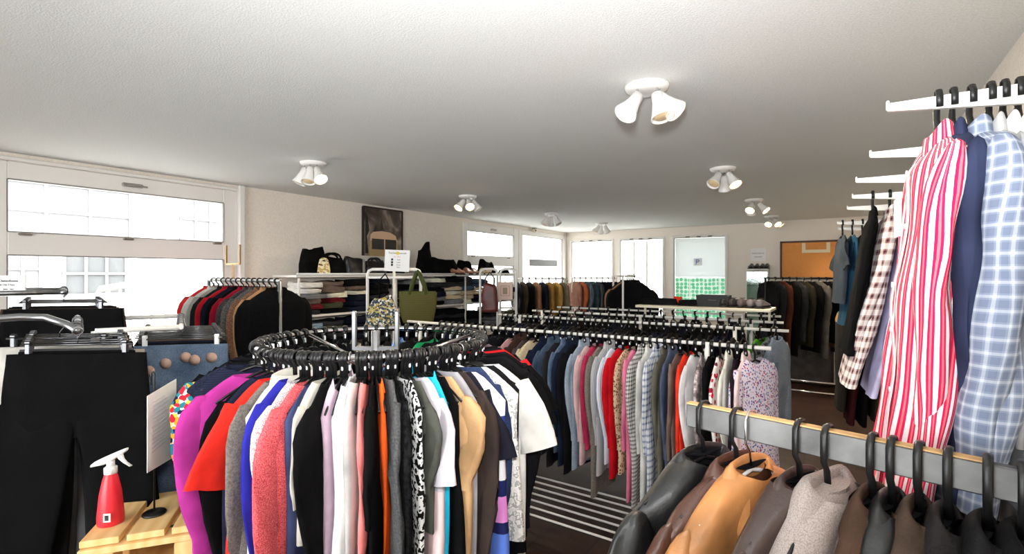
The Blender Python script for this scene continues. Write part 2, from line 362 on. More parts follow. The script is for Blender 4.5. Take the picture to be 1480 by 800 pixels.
# ------------------------------------------------------------------ ceiling spotlights
M_SPOT = solid('spot_white', (236, 234, 230), .3)
def emis(name, col, st):
    m, nt, b = base_mat(name, .5, 0, (255, 240, 220)); b.inputs['Emission Color'].default_value = lin(col); b.inputs['Emission Strength'].default_value = st; return m
M_BULB = emis('bulb_warm', (255, 206, 140), 30.0); M_BULBOFF = solid('bulb_off', (214, 190, 150), .3)
def spotlight(px, py, Z, label, heads):
    q = P(px, py, Z); o = empty('ceiling_spotlight', (q.x, q.y, CEIL), YAW)
    MB().lathe([(.03, 0), (.1, 0), (.1, -.006), (.093, -.018), (.075, -.026), (.03, -.03)], n=32).build('mounting_plate', M_SPOT, o, smooth=True)
    for ang, tilt, lit in heads:
        a = math.radians(ang); bx, by = math.cos(a) * .062, math.sin(a) * .062
        d = Vector((math.cos(a) * math.sin(tilt), math.sin(a) * math.sin(tilt), -math.cos(tilt)))
        j = Vector((bx, by, -.062))
        st = MB().tube([(bx, by, -.02), j], .006, 8).tube([j + Vector((-math.sin(a), math.cos(a), 0)) * .014, j - Vector((-math.sin(a), math.cos(a), 0)) * .014], .009, 8).build('stem', M_CHROME, o, smooth=True)
        h = MB().lathe([(.012, -.012), (.026, -.008), (.029, .035), (.038, .07), (.050, .108), (.053, .116), (.047, .114), (.036, .08)], j, 24, d).build('lamp_head', M_SPOT, o, smooth=True)
        MB().lathe([(.005, .080), (.032, .085), (.044, .102), (.032, .111), (.004, .113)], j, 20, d).build('bulb', M_BULB if lit else M_BULBOFF, h, smooth=True)
        if lit:
            L = bpy.data.lights.new('spot_beam', 'SPOT'); L.energy = 45; L.color = (1, .83, .62); L.spot_size = 1.9; L.spot_blend = .7; L.shadow_soft_size = .03
            lo = bpy.data.objects.new('spot_beam', L); C.objects.link(lo)
            rd = Vector((CS * d.x - SN * d.y, SN * d.x + CS * d.y, d.z)); jw = Vector((CS * j.x - SN * j.y, SN * j.x + CS * j.y, j.z))
            lo.location = o.location + jw + rd * .124; lo.rotation_euler = rd.to_track_quat('-Z', 'Y').to_euler()
    tag(o, label, 'ceiling light')
T = .75
spotlight(935, 125, 2.29, 'large three headed white ceiling spotlight over the clothes, nearest to the jacket rail', [(212, .7, 1), (300, .3, 0), (318, .75, 1)])
spotlight(1045, 243, 4.07, 'white ceiling spotlight second along the wall bracket side', [(215, .75, 0), (295, .6, 1), (60, .5, 0)])
spotlight(1090, 288, 5.79, 'lit ceiling spotlight third along the wall bracket side', [(225, .75, 1), (310, .75, 1), (80, .5, 1)])
spotlight(1115, 312, 7.46, 'lit ceiling spotlight in front of the cork board', [(225, .8, 1), (280, .8, 1), (330, .7, 1)])
spotlight(453, 235, 3.87, 'white ceiling spotlight near the street window and the coat rack', [(200, .4, 0), (270, .35, 0), (315, .7, 1)])
spotlight(676, 283, 5.53, 'glowing ceiling spotlight between the poster and the transom window', [(225, .7, 1), (285, .8, 1), (350, .6, 0)])
spotlight(797, 308, 7.1, 'unlit ceiling spotlight near the window with the grey sticker', [(200, .5, 0), (330, .5, 0), (90, .5, 0)])
spotlight(870, 322, 8.5, 'unlit ceiling spotlight closest to the far windows', [(195, .7, 0), (330, .4, 0), (90, .5, 0)])
# ------------------------------------------------------------------ garments
def npow(c, e): return math.copysign(abs(c) ** e, c)
def torso(p):
    """closed cloth shell hung over hanger arms: returns rings from neck to hem (local x along hanger, y front, z down)"""
    n, R = p['n'], p['rows']; sd = p['seed']; z0 = p['z0']; rings = []; ns = 5
    rnd = random.Random(sd // 100); ph = [rnd.uniform(0, 6.28) for _ in range(6)]; k1 = rnd.uniform(22, 34)
    zs = [z0 - p['drop'] * (i / ns) for i in range(ns)] + [z0 - p['drop'] - (p['L'] - p['drop']) * ((i / R) ** 1.05) for i in range(R + 1)]
    for i, z in enumerate(zs):
        d = z0 - z
        if d < p['drop']:
            t = d / p['drop']; w = p['nw'] + (p['sw'] - p['nw']) * t ** .85; th = max(p['th'] * (p['nth'] + (1 - p['nth']) * t), min(.011, p['th']))
        else:
            t = (d - p['drop']) / (p['L'] - p['drop'])
            w = p['sw'] + (p['cw'] - p['sw']) * min(1, t / .22) if t < .22 else p['cw'] + (p['hw'] - p['cw']) * ((t - .22) / .78)
            th = p['th'] * (1 + .25 * math.sin(PI * min(1, t * 1.2)) - .12 * t)
        am = min(1, max(0, d - .05) / .5)
        ring = []
        for q in range(n):
            a = 2 * PI * q / n; cx, cy = math.cos(a), math.sin(a)
            x = w * npow(cx, .75); y = th * npow(cy, .8) * max(.5, 1 + p['wedge'] * x / .4)
            f = p['fold'] * am
            y += f * (math.sin(k1 * x + ph[0] + 1.5 * math.sin(2.2 * z + ph[1])) + .5 * math.sin(2.1 * k1 * x + ph[2] + 2 * z))
            x += .35 * f * math.sin(7 * z + ph[3] + (2 if cx > 0 else 0)) + p['lean'][0] * d
            y += p['lean'][1] * d + .012 * am * math.sin(4.0 * z + ph[4])
            nn = noise.noise(Vector((x * 9 + sd, y * 14, z * 6))); y += p['crump'] * nn * (1 if cy > 0 else -1); x += .5 * p['crump'] * nn * npow(cx, 1)
            zz = z
            if p['dip'] and abs(x) < p['nw'] * 1.7: zz -= p['dip'] * (1 if cy > 0 else .3) * math.exp(-(x / p['nw'] / .8) ** 2) * max(0, 1 - i / 6)
            if i == len(zs) - 1: zz += p['hem'] * math.sin(k1 * .7 * x + ph[5])
            ring.append((x, y, zz))
        rings.append(ring)
    return rings, ph
def jacket_collar(o, rings, n, nw, cy, z0, lean, mat, ph):
    A = []
    for i in range(23):     # open at the front, folded over all round, pointed at the two ends
        a = math.radians(128 + 284 * i / 22); e = abs(i - 11) / 11; c, s = math.cos(a), math.sin(a); w = .0035 * math.sin(5 * a + ph[0])
        st = .016 - .03 * e ** 2; fall = .058 + .05 * e ** 2; g = .022 + .014 * e
        rx, ry = nw * .9, cy
        A.append([(rx * c, ry * s, z0 - .03 - .02 * e), (rx * c, ry * s, z0 + st), ((rx + .006) * c, (ry + .006) * s, z0 + st + .005), ((rx + g * .8) * c, (ry + g * .8) * s, z0 + st - .008 + w), ((rx + g * 1.5) * c, (ry + g * 1.25) * s, z0 + st - fall * .6 + w), ((rx + g * 2.1) * c, (ry + g * 1.5) * s, z0 + st - fall), ((rx + g * 2.0) * c, (ry + g * 1.3) * s, z0 + st - fall)])
    MB().loft(A, False, False, False).build('collar', mat, o, smooth=True, sub=1)
    for sg in (-1, 1):
        P3 = []
        for x, d in ((.018, .03), (.085, .12), (.07, .16), (.006, .30)):
            v = min((v for r in rings for v in r[1:n // 2]), key=lambda v: abs(v[0] - sg * x) + 2 * abs(v[2] - (z0 - d))); P3.append((v[0], v[1] + .006, v[2]))
        if sg < 0: P3 = P3[::-1]
        MB().slab(P3, (0, 1, 0), .004).build('lapel', mat, o)
    MB().loft([[(nw * .88 * math.cos(2 * PI * q / 16), cy * .95 * math.sin(2 * PI * q / 16), z0 + .002) for q in range(16)], [(nw * .5 * math.cos(2 * PI * q / 16), cy * .95 * math.sin(2 * PI * q / 16), z0 - .004) for q in range(16)]], False, True).build('lining', BLACK2, o)
def garment(name, cat, label, mat, loc, rz, group=None, L=.68, sw=.205, cw=None, hw=None, th=.026, nw=.075, drop=.075, sleeve=None, sl=None, slw=.062, smat=None, collar=None, cmat=None,
            seed=1, wedge=0., lean=(0, 0), fold=.007, crump=.006, dip=.03, hem=.004, z0=-.056, n=24, rows=12, placket=None, buttons=0, straps=False, zipper=None, nth=.4, cy=None, hemband=None, pocket=None, sub=0):
    cw = cw or sw * .97; hw = hw or cw * 1.02
    p = dict(nth=nth, L=L, sw=sw, cw=cw, hw=hw, th=th, nw=nw, drop=drop, seed=seed, wedge=wedge, lean=lean, fold=fold, crump=crump, dip=dip, hem=hem, z0=z0, n=n, rows=rows)
    rings, ph = torso(p)
    o = MB().loft(rings, False, False).build(name, mat, None, loc, rz, True, sub); clothuv(o, n, 4 * sw)
    tag(o, label, cat, group)
    smat = smat or mat; rnd = random.Random(seed + 7)
    if sleeve:
        zsh = z0 - drop
        for sg in (-1, 1):
            LL = sl or {'short': .20, 'long': .56, 'mid': .36}[sleeve]; m = 5 if sleeve == 'short' else 11
            rs = []; yo = rnd.uniform(-.3, .3) * th; sway = rnd.uniform(-.015, .015); wz = max(.45, 1 + wedge * sg * sw / .4)
            for i in range(m + 1):
                t = i / m
                if sleeve == 'short':
                    cx = sg * (sw - .035 + .085 * t); cz = zsh + .022 - LL * t; ax, ay = slw * (.6 + .5 * min(1, t * 2.2)) , th * .72 * (.6 + .4 * t)
                    tl = sg * .35
                else:
                    cx = sg * (sw - .028 + .03 * math.sin(PI * min(1, t * 1.1)) - .012 * t); cz = zsh + .030 - LL * t
                    ax, ay = slw * (.28 + .72 * min(1, t * 7) ** .6) * (1 - .38 * t), th * (.85 - .25 * t) * (.4 + .6 * min(1, t * 7) ** .6); tl = 0
                ring = []
                for q in range(14):
                    a = 2 * PI * q / 14; dx = ax * math.cos(a); dy = ay * math.sin(a) * wz
                    nn = noise.noise(Vector((seed + dx * 12, sg * 3 + q, cz * 14))) * crump * 1.3
                    dd = z0 - cz
                    ring.append((cx + dx + nn + lean[0] * dd, yo + dy + nn + sway * math.sin(t * 5) + lean[1] * dd, cz + tl * dx * 1.0 + .012 * math.sin(a * 2) * 0))
                rs.append(ring)
            clothuv(MB().loft(rs, True, False).build('sleeve', smat, o, smooth=True, sub=sub), 14, .26)
    if collar == 'jacket' and cy:
        jacket_collar(o, rings, n, nw, cy, z0, lean, cmat or mat, ph)
    elif collar:
        k = {'shirt': (.030, .040, .007), 'jacket': (.012, .068, .012), 'high': (.055, .0, .0), 'hood': (.02, .10, .045)}[collar]; rs = []
        def ell(rx, ry, z, dip):
            r = []
            for q in range(20):
                a = 2 * PI * q / 20; y = ry * math.sin(a)
                r.append((rx * math.cos(a) + lean[0] * (z0 - z), y, z - dip * max(0, math.sin(a)) + .004 * math.sin(3 * a + ph[0])))
            return r
        cyh = cy or max(.011, th * .5)
        rs.append(ell(nw * 1.02, cyh * .9, z0 - .012, .03)); rs.append(ell(nw * .92, cyh * .9, z0 + k[0], .02))
        if k[1]:
            rs.append(ell(nw * .98 + k[2] * .4, cyh + k[2] * .6, z0 + k[0] + .004, .02)); rs.append(ell(nw + k[2] * 1.3, cyh + k[2], z0 + k[0] - k[1] * .5, .035)); rs.append(ell(nw + k[2] * 2.0, cyh + k[2] * 1.5, z0 + k[0] - k[1], .05))
        cl = MB().loft(rs, False, False).build('hood' if collar == 'hood' else 'collar', cmat or mat, o, smooth=True, sub=1); clothuv(cl, 20, .3)
        if collar == 'hood': MB().loft([[(nw * .93 * math.cos(2 * PI * q / 16), .03 * math.sin(2 * PI * q / 16), z0 + .004 - .012 * j) for q in range(16)] for j in (0, 1)], True, True).build('lining', mat, o)
    def front(x, d, off=.003):      # point on the front of the torso nearest to x at drop d
        best = min(((abs(v[0] - lean[0] * d - x) + 3 * abs((z0 - d) - v[2]), v) for r in rings for v in r[1:n // 2]), key=lambda e: e[0])[1]
        return best
    if placket:
        A = []; Bb = []
        for r in rings[3:]:
            v = r[n // 4]; A.append((v[0] - .014, v[1] + .004, v[2])); Bb.append((v[0] + .014, v[1] + .004, v[2]))
        m = MB(); k = len(A); m.loft([A, [(x, y + .002, z) for x, y, z in A], [(x, y + .002, z) for x, y, z in Bb], Bb], False, False, False)
        pk = m.build('placket', placket, o, smooth=True); clothuv(pk, len(A), .05)
        for i in range(buttons):
            r = rings[4 + int((len(rings) - 6) * (i + .5) / buttons)]; v = r[n // 4]
            MB().lathe([(.001, 0), (.006, 0), (.006, .003), (.001, .003)], (v[0], v[1] + .006, v[2]), 10, (0, 1, 0)).build('button', M_TAG, pk)
    if zipper:
        pts = [(r[n // 4][0], r[n // 4][1] + .002, r[n // 4][2]) for r in rings[2:]]
        MB().tube(pts, .0035, 6).build('zip', zipper, o, smooth=True)
    if straps:
        for sg in (-1, 1): MB().tube([(sg * nw, .006, z0 - .03), (sg * (nw * .9), 0, z0 + .012), (sg * nw, -.006, z0 - .03)], .005, 6).build('strap', mat, o, smooth=True)
    if hemband:
        r = rings[-2]; r2 = rings[-1]
        MB().loft([[(x * 1.015, y * 1.06, z + .012) for x, y, z in r2], [(x * 1.02, y * 1.08, z - .028) for x, y, z in r2]], False, False).build('hem_band', hemband, o, smooth=True)
    if pocket:
        v = rings[8][int(n * .17)]
        MB().box((v[0], v[1] + .003, v[2]), (.085, .004, .095), 0, .001).build('pocket', pocket, o)
    return o
M_DKCHROME = solid('dark_reflection_chrome', (92, 92, 94), .3, 1.0)  # chrome with the dark surroundings it mirrors put into its base colour
# clothes hangers: origin at the centre of the rail the hook hangs over
def hanger_proto(name, mat, hookmat, rr=.0195, half=.175, z0=-.064, drop=.072, thick=.005, bar=None, clip=False, hr=.0024):
    o = MB()
    if bar:     # hook over a flat bar: bar = (half depth, half height)
        bx, bz = bar; pts = [(-bx - .004, 0, -bz * .2), (-bx - .004, 0, bz * .7), (-bx * .5, 0, bz + .006), (bx * .5, 0, bz + .006), (bx + .004, 0, bz * .7), (bx + .004, 0, -bz), (bx * .4, 0, -bz - .018), (0, 0, z0)]
    else:
        pts = [(rr * math.cos(a), 0, rr * math.sin(a)) for a in [math.radians(200 - 25 * i) for i in range(10)]] + [(0, 0, -rr - .012), (0, 0, z0)]
    if clip:
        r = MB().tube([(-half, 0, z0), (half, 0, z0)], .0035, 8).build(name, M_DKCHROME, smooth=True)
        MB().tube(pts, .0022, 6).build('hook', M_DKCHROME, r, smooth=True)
        for sg in (-1, 1):
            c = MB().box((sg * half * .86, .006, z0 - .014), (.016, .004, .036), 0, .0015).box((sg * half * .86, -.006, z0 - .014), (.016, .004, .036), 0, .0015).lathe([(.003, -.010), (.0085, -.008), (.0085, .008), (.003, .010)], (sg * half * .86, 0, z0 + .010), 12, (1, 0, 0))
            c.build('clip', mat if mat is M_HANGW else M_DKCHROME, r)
        return r
    arm = []
    for i in range(13):
        t = -1 + 2 * i / 12; arm.append((half * t, .006 * (t * t) , z0 - drop * abs(t) ** 1.25 - .002))
    r = MB().tube(arm, [thick * (.75 + .25 * (1 - abs(-1 + 2 * i / 12))) for i in range(13)], 8, flat=.7).build(name, mat, smooth=True)
    MB().tube(pts, hr * (1.75 if hookmat is M_HANG else 1), 8, flat=.48 if hookmat is M_HANG else 1).build('hook', hookmat, r, smooth=True)
    return r
HP = {}
def hanger(kind, loc, rz, label, group, tagged=False):
    if kind not in HP:
        if kind == 'black': HP[kind] = hanger_proto('clothes_hanger', M_HANG, M_HANG, hr=.0058, thick=.0062)
        elif kind == 'chrome': HP[kind] = hanger_proto('clothes_hanger', M_HANG, M_HANG, hr=.0036, thick=.006)
        elif kind == 'white': HP[kind] = hanger_proto('clothes_hanger', M_HANGW, M_CHROME, thick=.006)
        elif kind == 'flat': HP[kind] = hanger_proto('clothes_hanger', M_HANG, M_HANG, bar=(.0155, .03), z0=-.085, hr=.0036, thick=.006)
        elif kind == 'flatwhite': HP[kind] = hanger_proto('clothes_hanger', M_HANGW, M_CHROME, bar=(.0155, .03), z0=-.085, hr=.0026)
        elif kind == 'clip': HP[kind] = hanger_proto('trouser_hanger', M_HANG, M_CHROME, clip=True, half=.19, z0=-.055)
        elif kind == 'clipw': HP[kind] = hanger_proto('trouser_hanger', M_HANGW, M_CHROME, clip=True, half=.17, z0=-.055)
        elif kind == 'arm': HP[kind] = hanger_proto('clothes_hanger', M_HANG, M_HANG, bar=(.0105, .026), z0=-.08, hr=.0036, thick=.006)
        o = HP[kind]
    else: o = copy_tree(HP[kind])
    o.location = loc; o.rotation_euler = (0, 0, rz)
    if tagged:
        MB().box((0, 0, -.03), (.018, .006, .022), 0, .002).build('size_tag', M_TAG, o)
    tag(o, label, 'hanger', group); return o
def trousers(label, mat, loc, rz, group=None, L=.95, w=.2, th=.03, flare=1.12, hemw=.085, crotch=.27, seed=1, name='trousers', z0=-.09, band=None, patch=None, spread=0., ln=24):
    rnd = random.Random(seed // 100); ph = [rnd.uniform(0, 6.28) for _ in range(5)]
    def sec(cx, hw, t, z, n=24):
        return [(cx + hw * npow(math.cos(2 * PI * q / n), .8) + .004 * math.sin(9 * z + ph[2]), t * npow(math.sin(2 * PI * q / n), .8) + .006 * min(1, (z0 - z) * 3) * math.sin(24 * hw * math.cos(2 * PI * q / n) + ph[0] + 4 * z), z) for q in range(n)]
    rs = [sec(0, w * (1 + (flare - 1) * math.sin(PI / 2 * min(1, i / 6))), th * (.55 + .45 * min(1, i / 3) - (.5 if i == 6 else .25 if i == 5 else 0)), z0 - crotch * i / 6) for i in range(7)]
    o = MB().loft(rs, False, False).build(name, mat, None, loc, rz, True)
    tag(o, label, 'trousers', group)
    W = w * flare
    for sg in (-1, 1):
        rs = []
        for i in range(15):
            t = max(0, (i - 2) / 12); z = z0 - crotch + .03 - (L - crotch + .03) * t + (.10 if i == 0 else .05 if i == 1 else 0)
            rs.append(sec(sg * (W * .5 + spread * t), W * .5 * (.985 if i < 2 else 1) + (hemw - W * .5) * t ** .8, th * (1.0 - .25 * t) * (.6 if i == 0 else .85 if i == 1 else 1), z, 18))
        MB().loft(rs, True, False).build('trouser_leg', mat, o, smooth=True)
    MB().loft([[(x * 1.01, y * 1.12, z + .002) for x, y, z in sec(0, w, th * .58, z0)], [(x * 1.01, y * 1.15, z) for x, y, z in sec(0, w * 1.01, th * .62, z0 - .035)]], False, False).build('waistband', band or mat, o, smooth=True)
    return o
WORLDY = PI / 2
# ------------------------------------------------------------------ round rack
CCX, CCZ, RR, RZ = -.575, 2.1, .45, 1.42
RC = Vector((CS * CCX - SN * CCZ, SN * CCX + CS * CCZ, 0))
def rdir(th): a = math.radians(th) + YAW; return Vector((math.cos(a), math.sin(a), 0))
def xscr(th, r):
    t = math.radians(th); return CX + F * (CCX + r * math.cos(t)) / (CCZ + r * math.sin(t))
def round_rack():
    o = empty('round_clothes_rack', RC)
    MB().tube([(RR * math.cos(2 * PI * i / 64), RR * math.sin(2 * PI * i / 64), RZ) for i in range(64)], .0125, 10, True).build('ring_rail', M_CHROME, o, smooth=True)
    MB().tube([(0, 0, .04), (0, 0, 1.46)], .018, 12).build('centre_post', M_CHROME, o, smooth=True)
    for i in range(3):
        a = YAW + 2 * PI * i / 3 + .5; c, s = math.cos(a), math.sin(a)
        MB().tube([(0, 0, 1.30), (RR * c, RR * s, RZ)], .008, 8).build('spoke', M_CHROME, o, smooth=True)
        MB().tube([(0, 0, .10), (.42 * c, .42 * s, .06), (.46 * c, .46 * s, .0)], .014, 8).build('foot', M_CHROME, o, smooth=True)
    dx, dy = CS, SN; w = .09
    h = MB()
    h.box((0, 0, 1.385), (2 * w, .02, .016), YAW)
    for s in (-1, 1): h.box((s * w * dx, s * w * dy, 1.46), (.018, .018, .165), YAW, .003)
    h.build('sign_holder', M_STEEL, o)
    return tag(o, 'round chrome clothes rack densely hung with tops and dresses', 'clothes rack')
round_rack()
def bands(*st): return fabric('bands', *st)
WHITE = fabric('plain', (240, 240, 241)); G = dict
FLOR = fabric('floral', (225, 236, 236), (232, 150, 30), (206, 40, 52), (38, 120, 130), (245, 245, 240), (30, 36, 60), (240, 190, 60), s=2.2)
LACE = fabric('camo', (225, 224, 218), (238, 237, 232), (172, 172, 168), (232, 231, 226), s=3.2)
STRP = bands((0.0, (236, 236, 238)), (.20, (42, 58, 134)), (.27, (122, 164, 222)), (.33, (238, 238, 240)), (.42, (34, 40, 92)), (.475, (226, 142, 214)), (.56, (34, 38, 84)), (.60, (90, 122, 208)), (.69, (34, 40, 92)), (.735, (238, 240, 246)))
# screen column of each garment's outer edge, words, mesh name, category, material, options
CIRC = [
 (252, 'black cardigan with flower printed sleeves', 'cardigan', 'cardigan', fabric('heather', (24, 27, 40), (38, 42, 58)), G(sleeve='long', sl=.44, smat=FLOR, L=.8, sw=.235, slw=.045)),
 (268, 'navy knitted dress with fine ribs', 'dress', 'dress', fabric('hstripe', (24, 27, 42), (34, 38, 56), s=40), G(L=.85, sw=.2, hw=.24)),
 (283, 'magenta pink long cardigan', 'cardigan', 'cardigan', fabric('plain', (172, 52, 138)), G(sleeve='long', sl=.5, L=.62, sw=.225, th=.034, fold=.012)),
 (318, 'long black velvet dress', 'dress', 'dress', BLACK, G(L=.92, sleeve='long', sw=.2)),
 (330, 'midnight blue long dress', 'dress', 'dress', NAVY, G(L=.9)),
 (341, 'bright red orange short sleeved tee', 't_shirt', 't-shirt', fabric('plain', (226, 48, 38)), G(sleeve='short', sl=.23, L=.72, sw=.215, slw=.062, th=.032)),
 (374, 'grey brown ribbed cardigan', 'cardigan', 'cardigan', fabric('heather', (98, 92, 88), (120, 113, 108)), G(sleeve='long', L=.85)),
 (385, 'cream blouse with turned collar', 'blouse', 'blouse', fabric('plain', (214, 210, 198)), G(collar='shirt', L=.5, sw=.2)),
 (393, 'royal blue knit top', 'knit_top', 'top', fabric('plain', (44, 44, 150)), G(sleeve='long', L=.86, slw=.05)),
 (403, 'white boucle top with black specks', 'knit_top', 'top', fabric('heather', (150, 146, 150), (235, 232, 232), s=1.5), G(L=.8, sleeve='mid')),
 (415, 'coral red flecked knit sweater', 'sweater', 'sweater', fabric('heather', (176, 52, 62), (226, 110, 114), s=2.2), G(sleeve='long', sl=.74, slw=.075, L=.82, sw=.22, th=.035)),
 (436, 'dusty blue cotton top', 'top', 'top', fabric('plain', (58, 66, 100)), G(L=.86)),
 (444, 'pale stone grey blouse', 'blouse', 'blouse', fabric('plain', (196, 192, 180)), G(L=.46, sleeve='mid', sl=.3)),
 (456, 'black loose blouse with wide sleeves', 'blouse', 'blouse', BLACK, G(sleeve='long', sl=.42, slw=.085, L=.9, sw=.215, th=.034)),
 (476, 'pale mauve satin camisole', 'camisole', 'top', fabric('plain', (198, 172, 190)), G(straps=True, L=.8, sw=.17, dip=.06)),
 (496, 'pure white long dress', 'dress', 'dress', WHITE, G(L=1.0, sw=.2, hw=.25, th=.036, fold=.01)),
 (515, 'light grey jersey top', 'top', 'top', fabric('plain', (186, 180, 178)), G(L=.8)),
 (523, 'salmon pink thin top', 'top', 'top', fabric('plain', (232, 128, 124)), G(L=.66, th=.018)),
 (534, 'black dress with lace skirt', 'dress', 'dress', bands((0.0, (12, 12, 13)), (.6, (44, 40, 38)), (.66, (16, 16, 16)), (.72, (52, 47, 44))), G(L=.95, sleeve='mid')),
 (546, 'orange thin camisole', 'camisole', 'top', fabric('plain', (236, 92, 34)), G(straps=True, L=.55, th=.016, sw=.16)),
 (554, 'dark grey felt cardigan', 'cardigan', 'cardigan', fabric('heather', (62, 63, 64), (82, 82, 82)), G(L=.86, sleeve='long')),
 (574, 'black crocheted top', 'knit_top', 'top', fabric('heather', (8, 8, 9), (30, 30, 31), s=.5), G(L=.88, sleeve='long')),
 (590, 'black and white patterned tunic', 'tunic', 'tunic', fabric('camo', (20, 20, 20), (235, 235, 232), (30, 30, 30), s=2.5), G(L=.8, th=.02)),
 (601, 'olive grey blouse', 'blouse', 'blouse', fabric('plain', (72, 73, 66)), G(L=.46, sleeve='mid', sl=.28)),
 (617, 'pearl grey ruffled top above a blush hem', 'top', 'top', bands((0.0, (190, 184, 190)), (.40, (238, 212, 212))), G(L=.8, sleeve='short', sl=.24, slw=.06, th=.03, dip=.07, fold=.014)),
 (626, 'turquoise strappy top', 'tank_top', 'top', fabric('plain', (42, 186, 224)), G(straps=True, L=.74, sw=.185, dip=.05)),
 (640, 'black A line dress', 'dress', 'dress', BLACK, G(L=.9, hw=.27, sw=.18)),
 (654, 'camel beige draped blouse', 'blouse', 'blouse', fabric('plain', (196, 156, 112)), G(L=.82, sleeve='mid', sl=.3, slw=.07, th=.032)),
 (668, 'silver grey thin cardigan', 'cardigan', 'cardigan', fabric('plain', (150, 148, 152)), G(L=.8, th=.02)),
 (682, 'dark chocolate brown long cardigan', 'cardigan', 'cardigan', fabric('plain', (58, 48, 44)), G(L=.88, sleeve='long', sl=.7)),
 (694, 'black tee with a narrow grey sleeve edge', 't_shirt', 't-shirt', fabric('plain', (30, 30, 40)), G(sleeve='short', sl=.22, slw=.055, L=.4, sw=.185)),
 (711, 'blue white and pink wide striped dress', 'dress', 'dress', STRP, G(L=.92, sw=.235, hw=.27, th=.036)),
 (724, 'dark denim blue long shirt', 'shirt', 'shirt', fabric('denim', (36, 46, 74), (60, 74, 108)), G(L=.8, sleeve='long', sl=.6, sw=.19)),
 (736, 'white lace tunic with a black hem line', 'tunic', 'tunic', LACE, G(L=.62, sw=.235, hw=.26, hemband=BLACK)),
 (752, 'black sleeveless dress beside the studded tee', 'dress', 'dress', BLACK2, G(L=.9)),
 (760, 'white tee with small studs on the shoulder', 't_shirt', 't-shirt', fabric('plain', (230, 228, 222)), G(L=.95, sleeve='short', sl=.25, slw=.065, sw=.215, th=.03)),
]
ths = []; prev = 208.0
for i, g in enumerate(CIRC):
    th = prev
    while xscr(th, .66) < g[0] and th < 366: th += .25
    ths.append(max(th, prev + 1.0)); prev = ths[-1]
for _ in range(400):     # relax to a minimum angular spacing
    for i in range(len(ths) - 1):
        d = 3.1 - (ths[i + 1] - ths[i])
        if d > 0: ths[i] -= d / 2; ths[i + 1] += d / 2
for i, (g, th) in enumerate(zip(CIRC, ths)):
    d = rdir(th); loc = RC + d * RR + Vector((0, 0, RZ)); rz = math.radians(th) + YAW + math.radians(random.Random(i).uniform(-2, 2))
    kw = G(th=.024, wedge=.75, drop=.085, seed=i + 1, z0=-.056 - (i * 37 % 4) * .004, nw=.1, crump=.007, fold=.010); kw.update(g[5]); kw['th'] *= .62
    garment(g[2], g[3], g[1] + ' on the round chrome rack', g[4], loc, rz, **kw)
    hanger('white' if i in (15, 32) else 'chrome' if i % 3 == 1 else 'black', loc, rz, ('white' if i in (15, 32) else 'black') + ' clothes hanger on the front of the round rack', 'hangers on the front of the round rack', i % 3 == 0)
back0, back1 = ths[-1] - 360 + 5.5, ths[0] - 5.5
NB = 34
for i in range(NB):
    th = back0 + (back1 - back0) * i / (NB - 1); d = rdir(th); loc = RC + d * RR + Vector((0, 0, RZ)); rz = math.radians(th) + YAW
    special = {4: ('red', (190, 30, 36)), 13: ('emerald green', (20, 130, 76)), 10: ('pale grey', (186, 182, 184)), 16: ('sky blue', (118, 160, 220)), 7: ('muted plum', (108, 92, 104)), 20: ('light taupe', (150, 140, 128))}.get(i)
    lab = ('%s top on the far side of the round chrome rack' % special[0]) if special else 'nearly black top on the far side of the round chrome rack'
    garment('top', 'top', lab, fabric('plain', special[1]) if special else (BLACK, BLACK2)[i % 2], loc, rz, None if special else 'nearly black tops on the far side of the round rack',
            wedge=.75, L=.7, th=.018, seed=170 + i, drop=.085, nw=.1, rows=9, n=20, sleeve='long' if i % 2 else 'short')
    hanger('black' if i % 4 else 'chrome', loc, rz, 'black clothes hanger on the far side of the round rack', 'hangers on the far side of the round rack', i % 3 == 1)
for i in range(len(ths) - 1):
    if i % 2: continue
    th = (ths[i] + ths[i + 1]) / 2; d = rdir(th); loc = RC + d * RR + Vector((0, 0, RZ))
    hanger('chrome', loc, math.radians(th) + YAW, 'empty black clothes hanger between the garments of the round rack', 'empty hangers on the round rack')
# ------------------------------------------------------------------ long racks
def long_rack(u, v0, v1, z, label, rail=M_WHITE, posts=(0.02, .98), shelf=None, board=None, name='long_clothes_rack', foot=.24, r=.0105):
    o = empty(name, ((v0 + v1) / 2, u, 0)); h = (v1 - v0) / 2
    MB().tube([(-h, 0, z), (h, 0, z)], r, 10).build('hanging_rail', rail, o, smooth=True)
    for t in posts:
        x = -h + 2 * h * t
        MB().tube([(x, 0, .05), (x, 0, z)], .014, 10).build('post', rail, o, smooth=True)
        MB().tube([(x, -foot, .0), (x, -foot, .05), (x, foot, .05), (x, foot, .0)], .013, 8).build('foot', rail, o, smooth=True)
    if shelf:
        s0, s1, zz = shelf; m = MB(); q = 7
        for i in range(q): m.tube([(s0 - (v0 + v1) / 2, -.26 + .52 * i / (q - 1), zz), (s1 - (v0 + v1) / 2, -.26 + .52 * i / (q - 1), zz)], .007, 8)
        for x in (s0, s1): m.tube([(x - (v0 + v1) / 2, -.28, zz - .012), (x - (v0 + v1) / 2, .28, zz - .012)], .011, 8)
        m.build('wire_shelf_grid', rail, o, smooth=True)
    if board:
        b0, b1, zz = board
        MB().box(((b0 + b1) / 2 - (v0 + v1) / 2, 0, zz), (b1 - b0, .36, .022), 0, .004).build('top_board', M_CREAM, o)
        for x in (b0 + .03, b1 - .03): MB().tube([(x - (v0 + v1) / 2, 0, z), (x - (v0 + v1) / 2, 0, zz - .01)], .01, 8).build('board_bracket', M_CREAM, o, smooth=True)
    return tag(o, label, 'clothes rack')
U1, Z1 = 2.9, 1.31
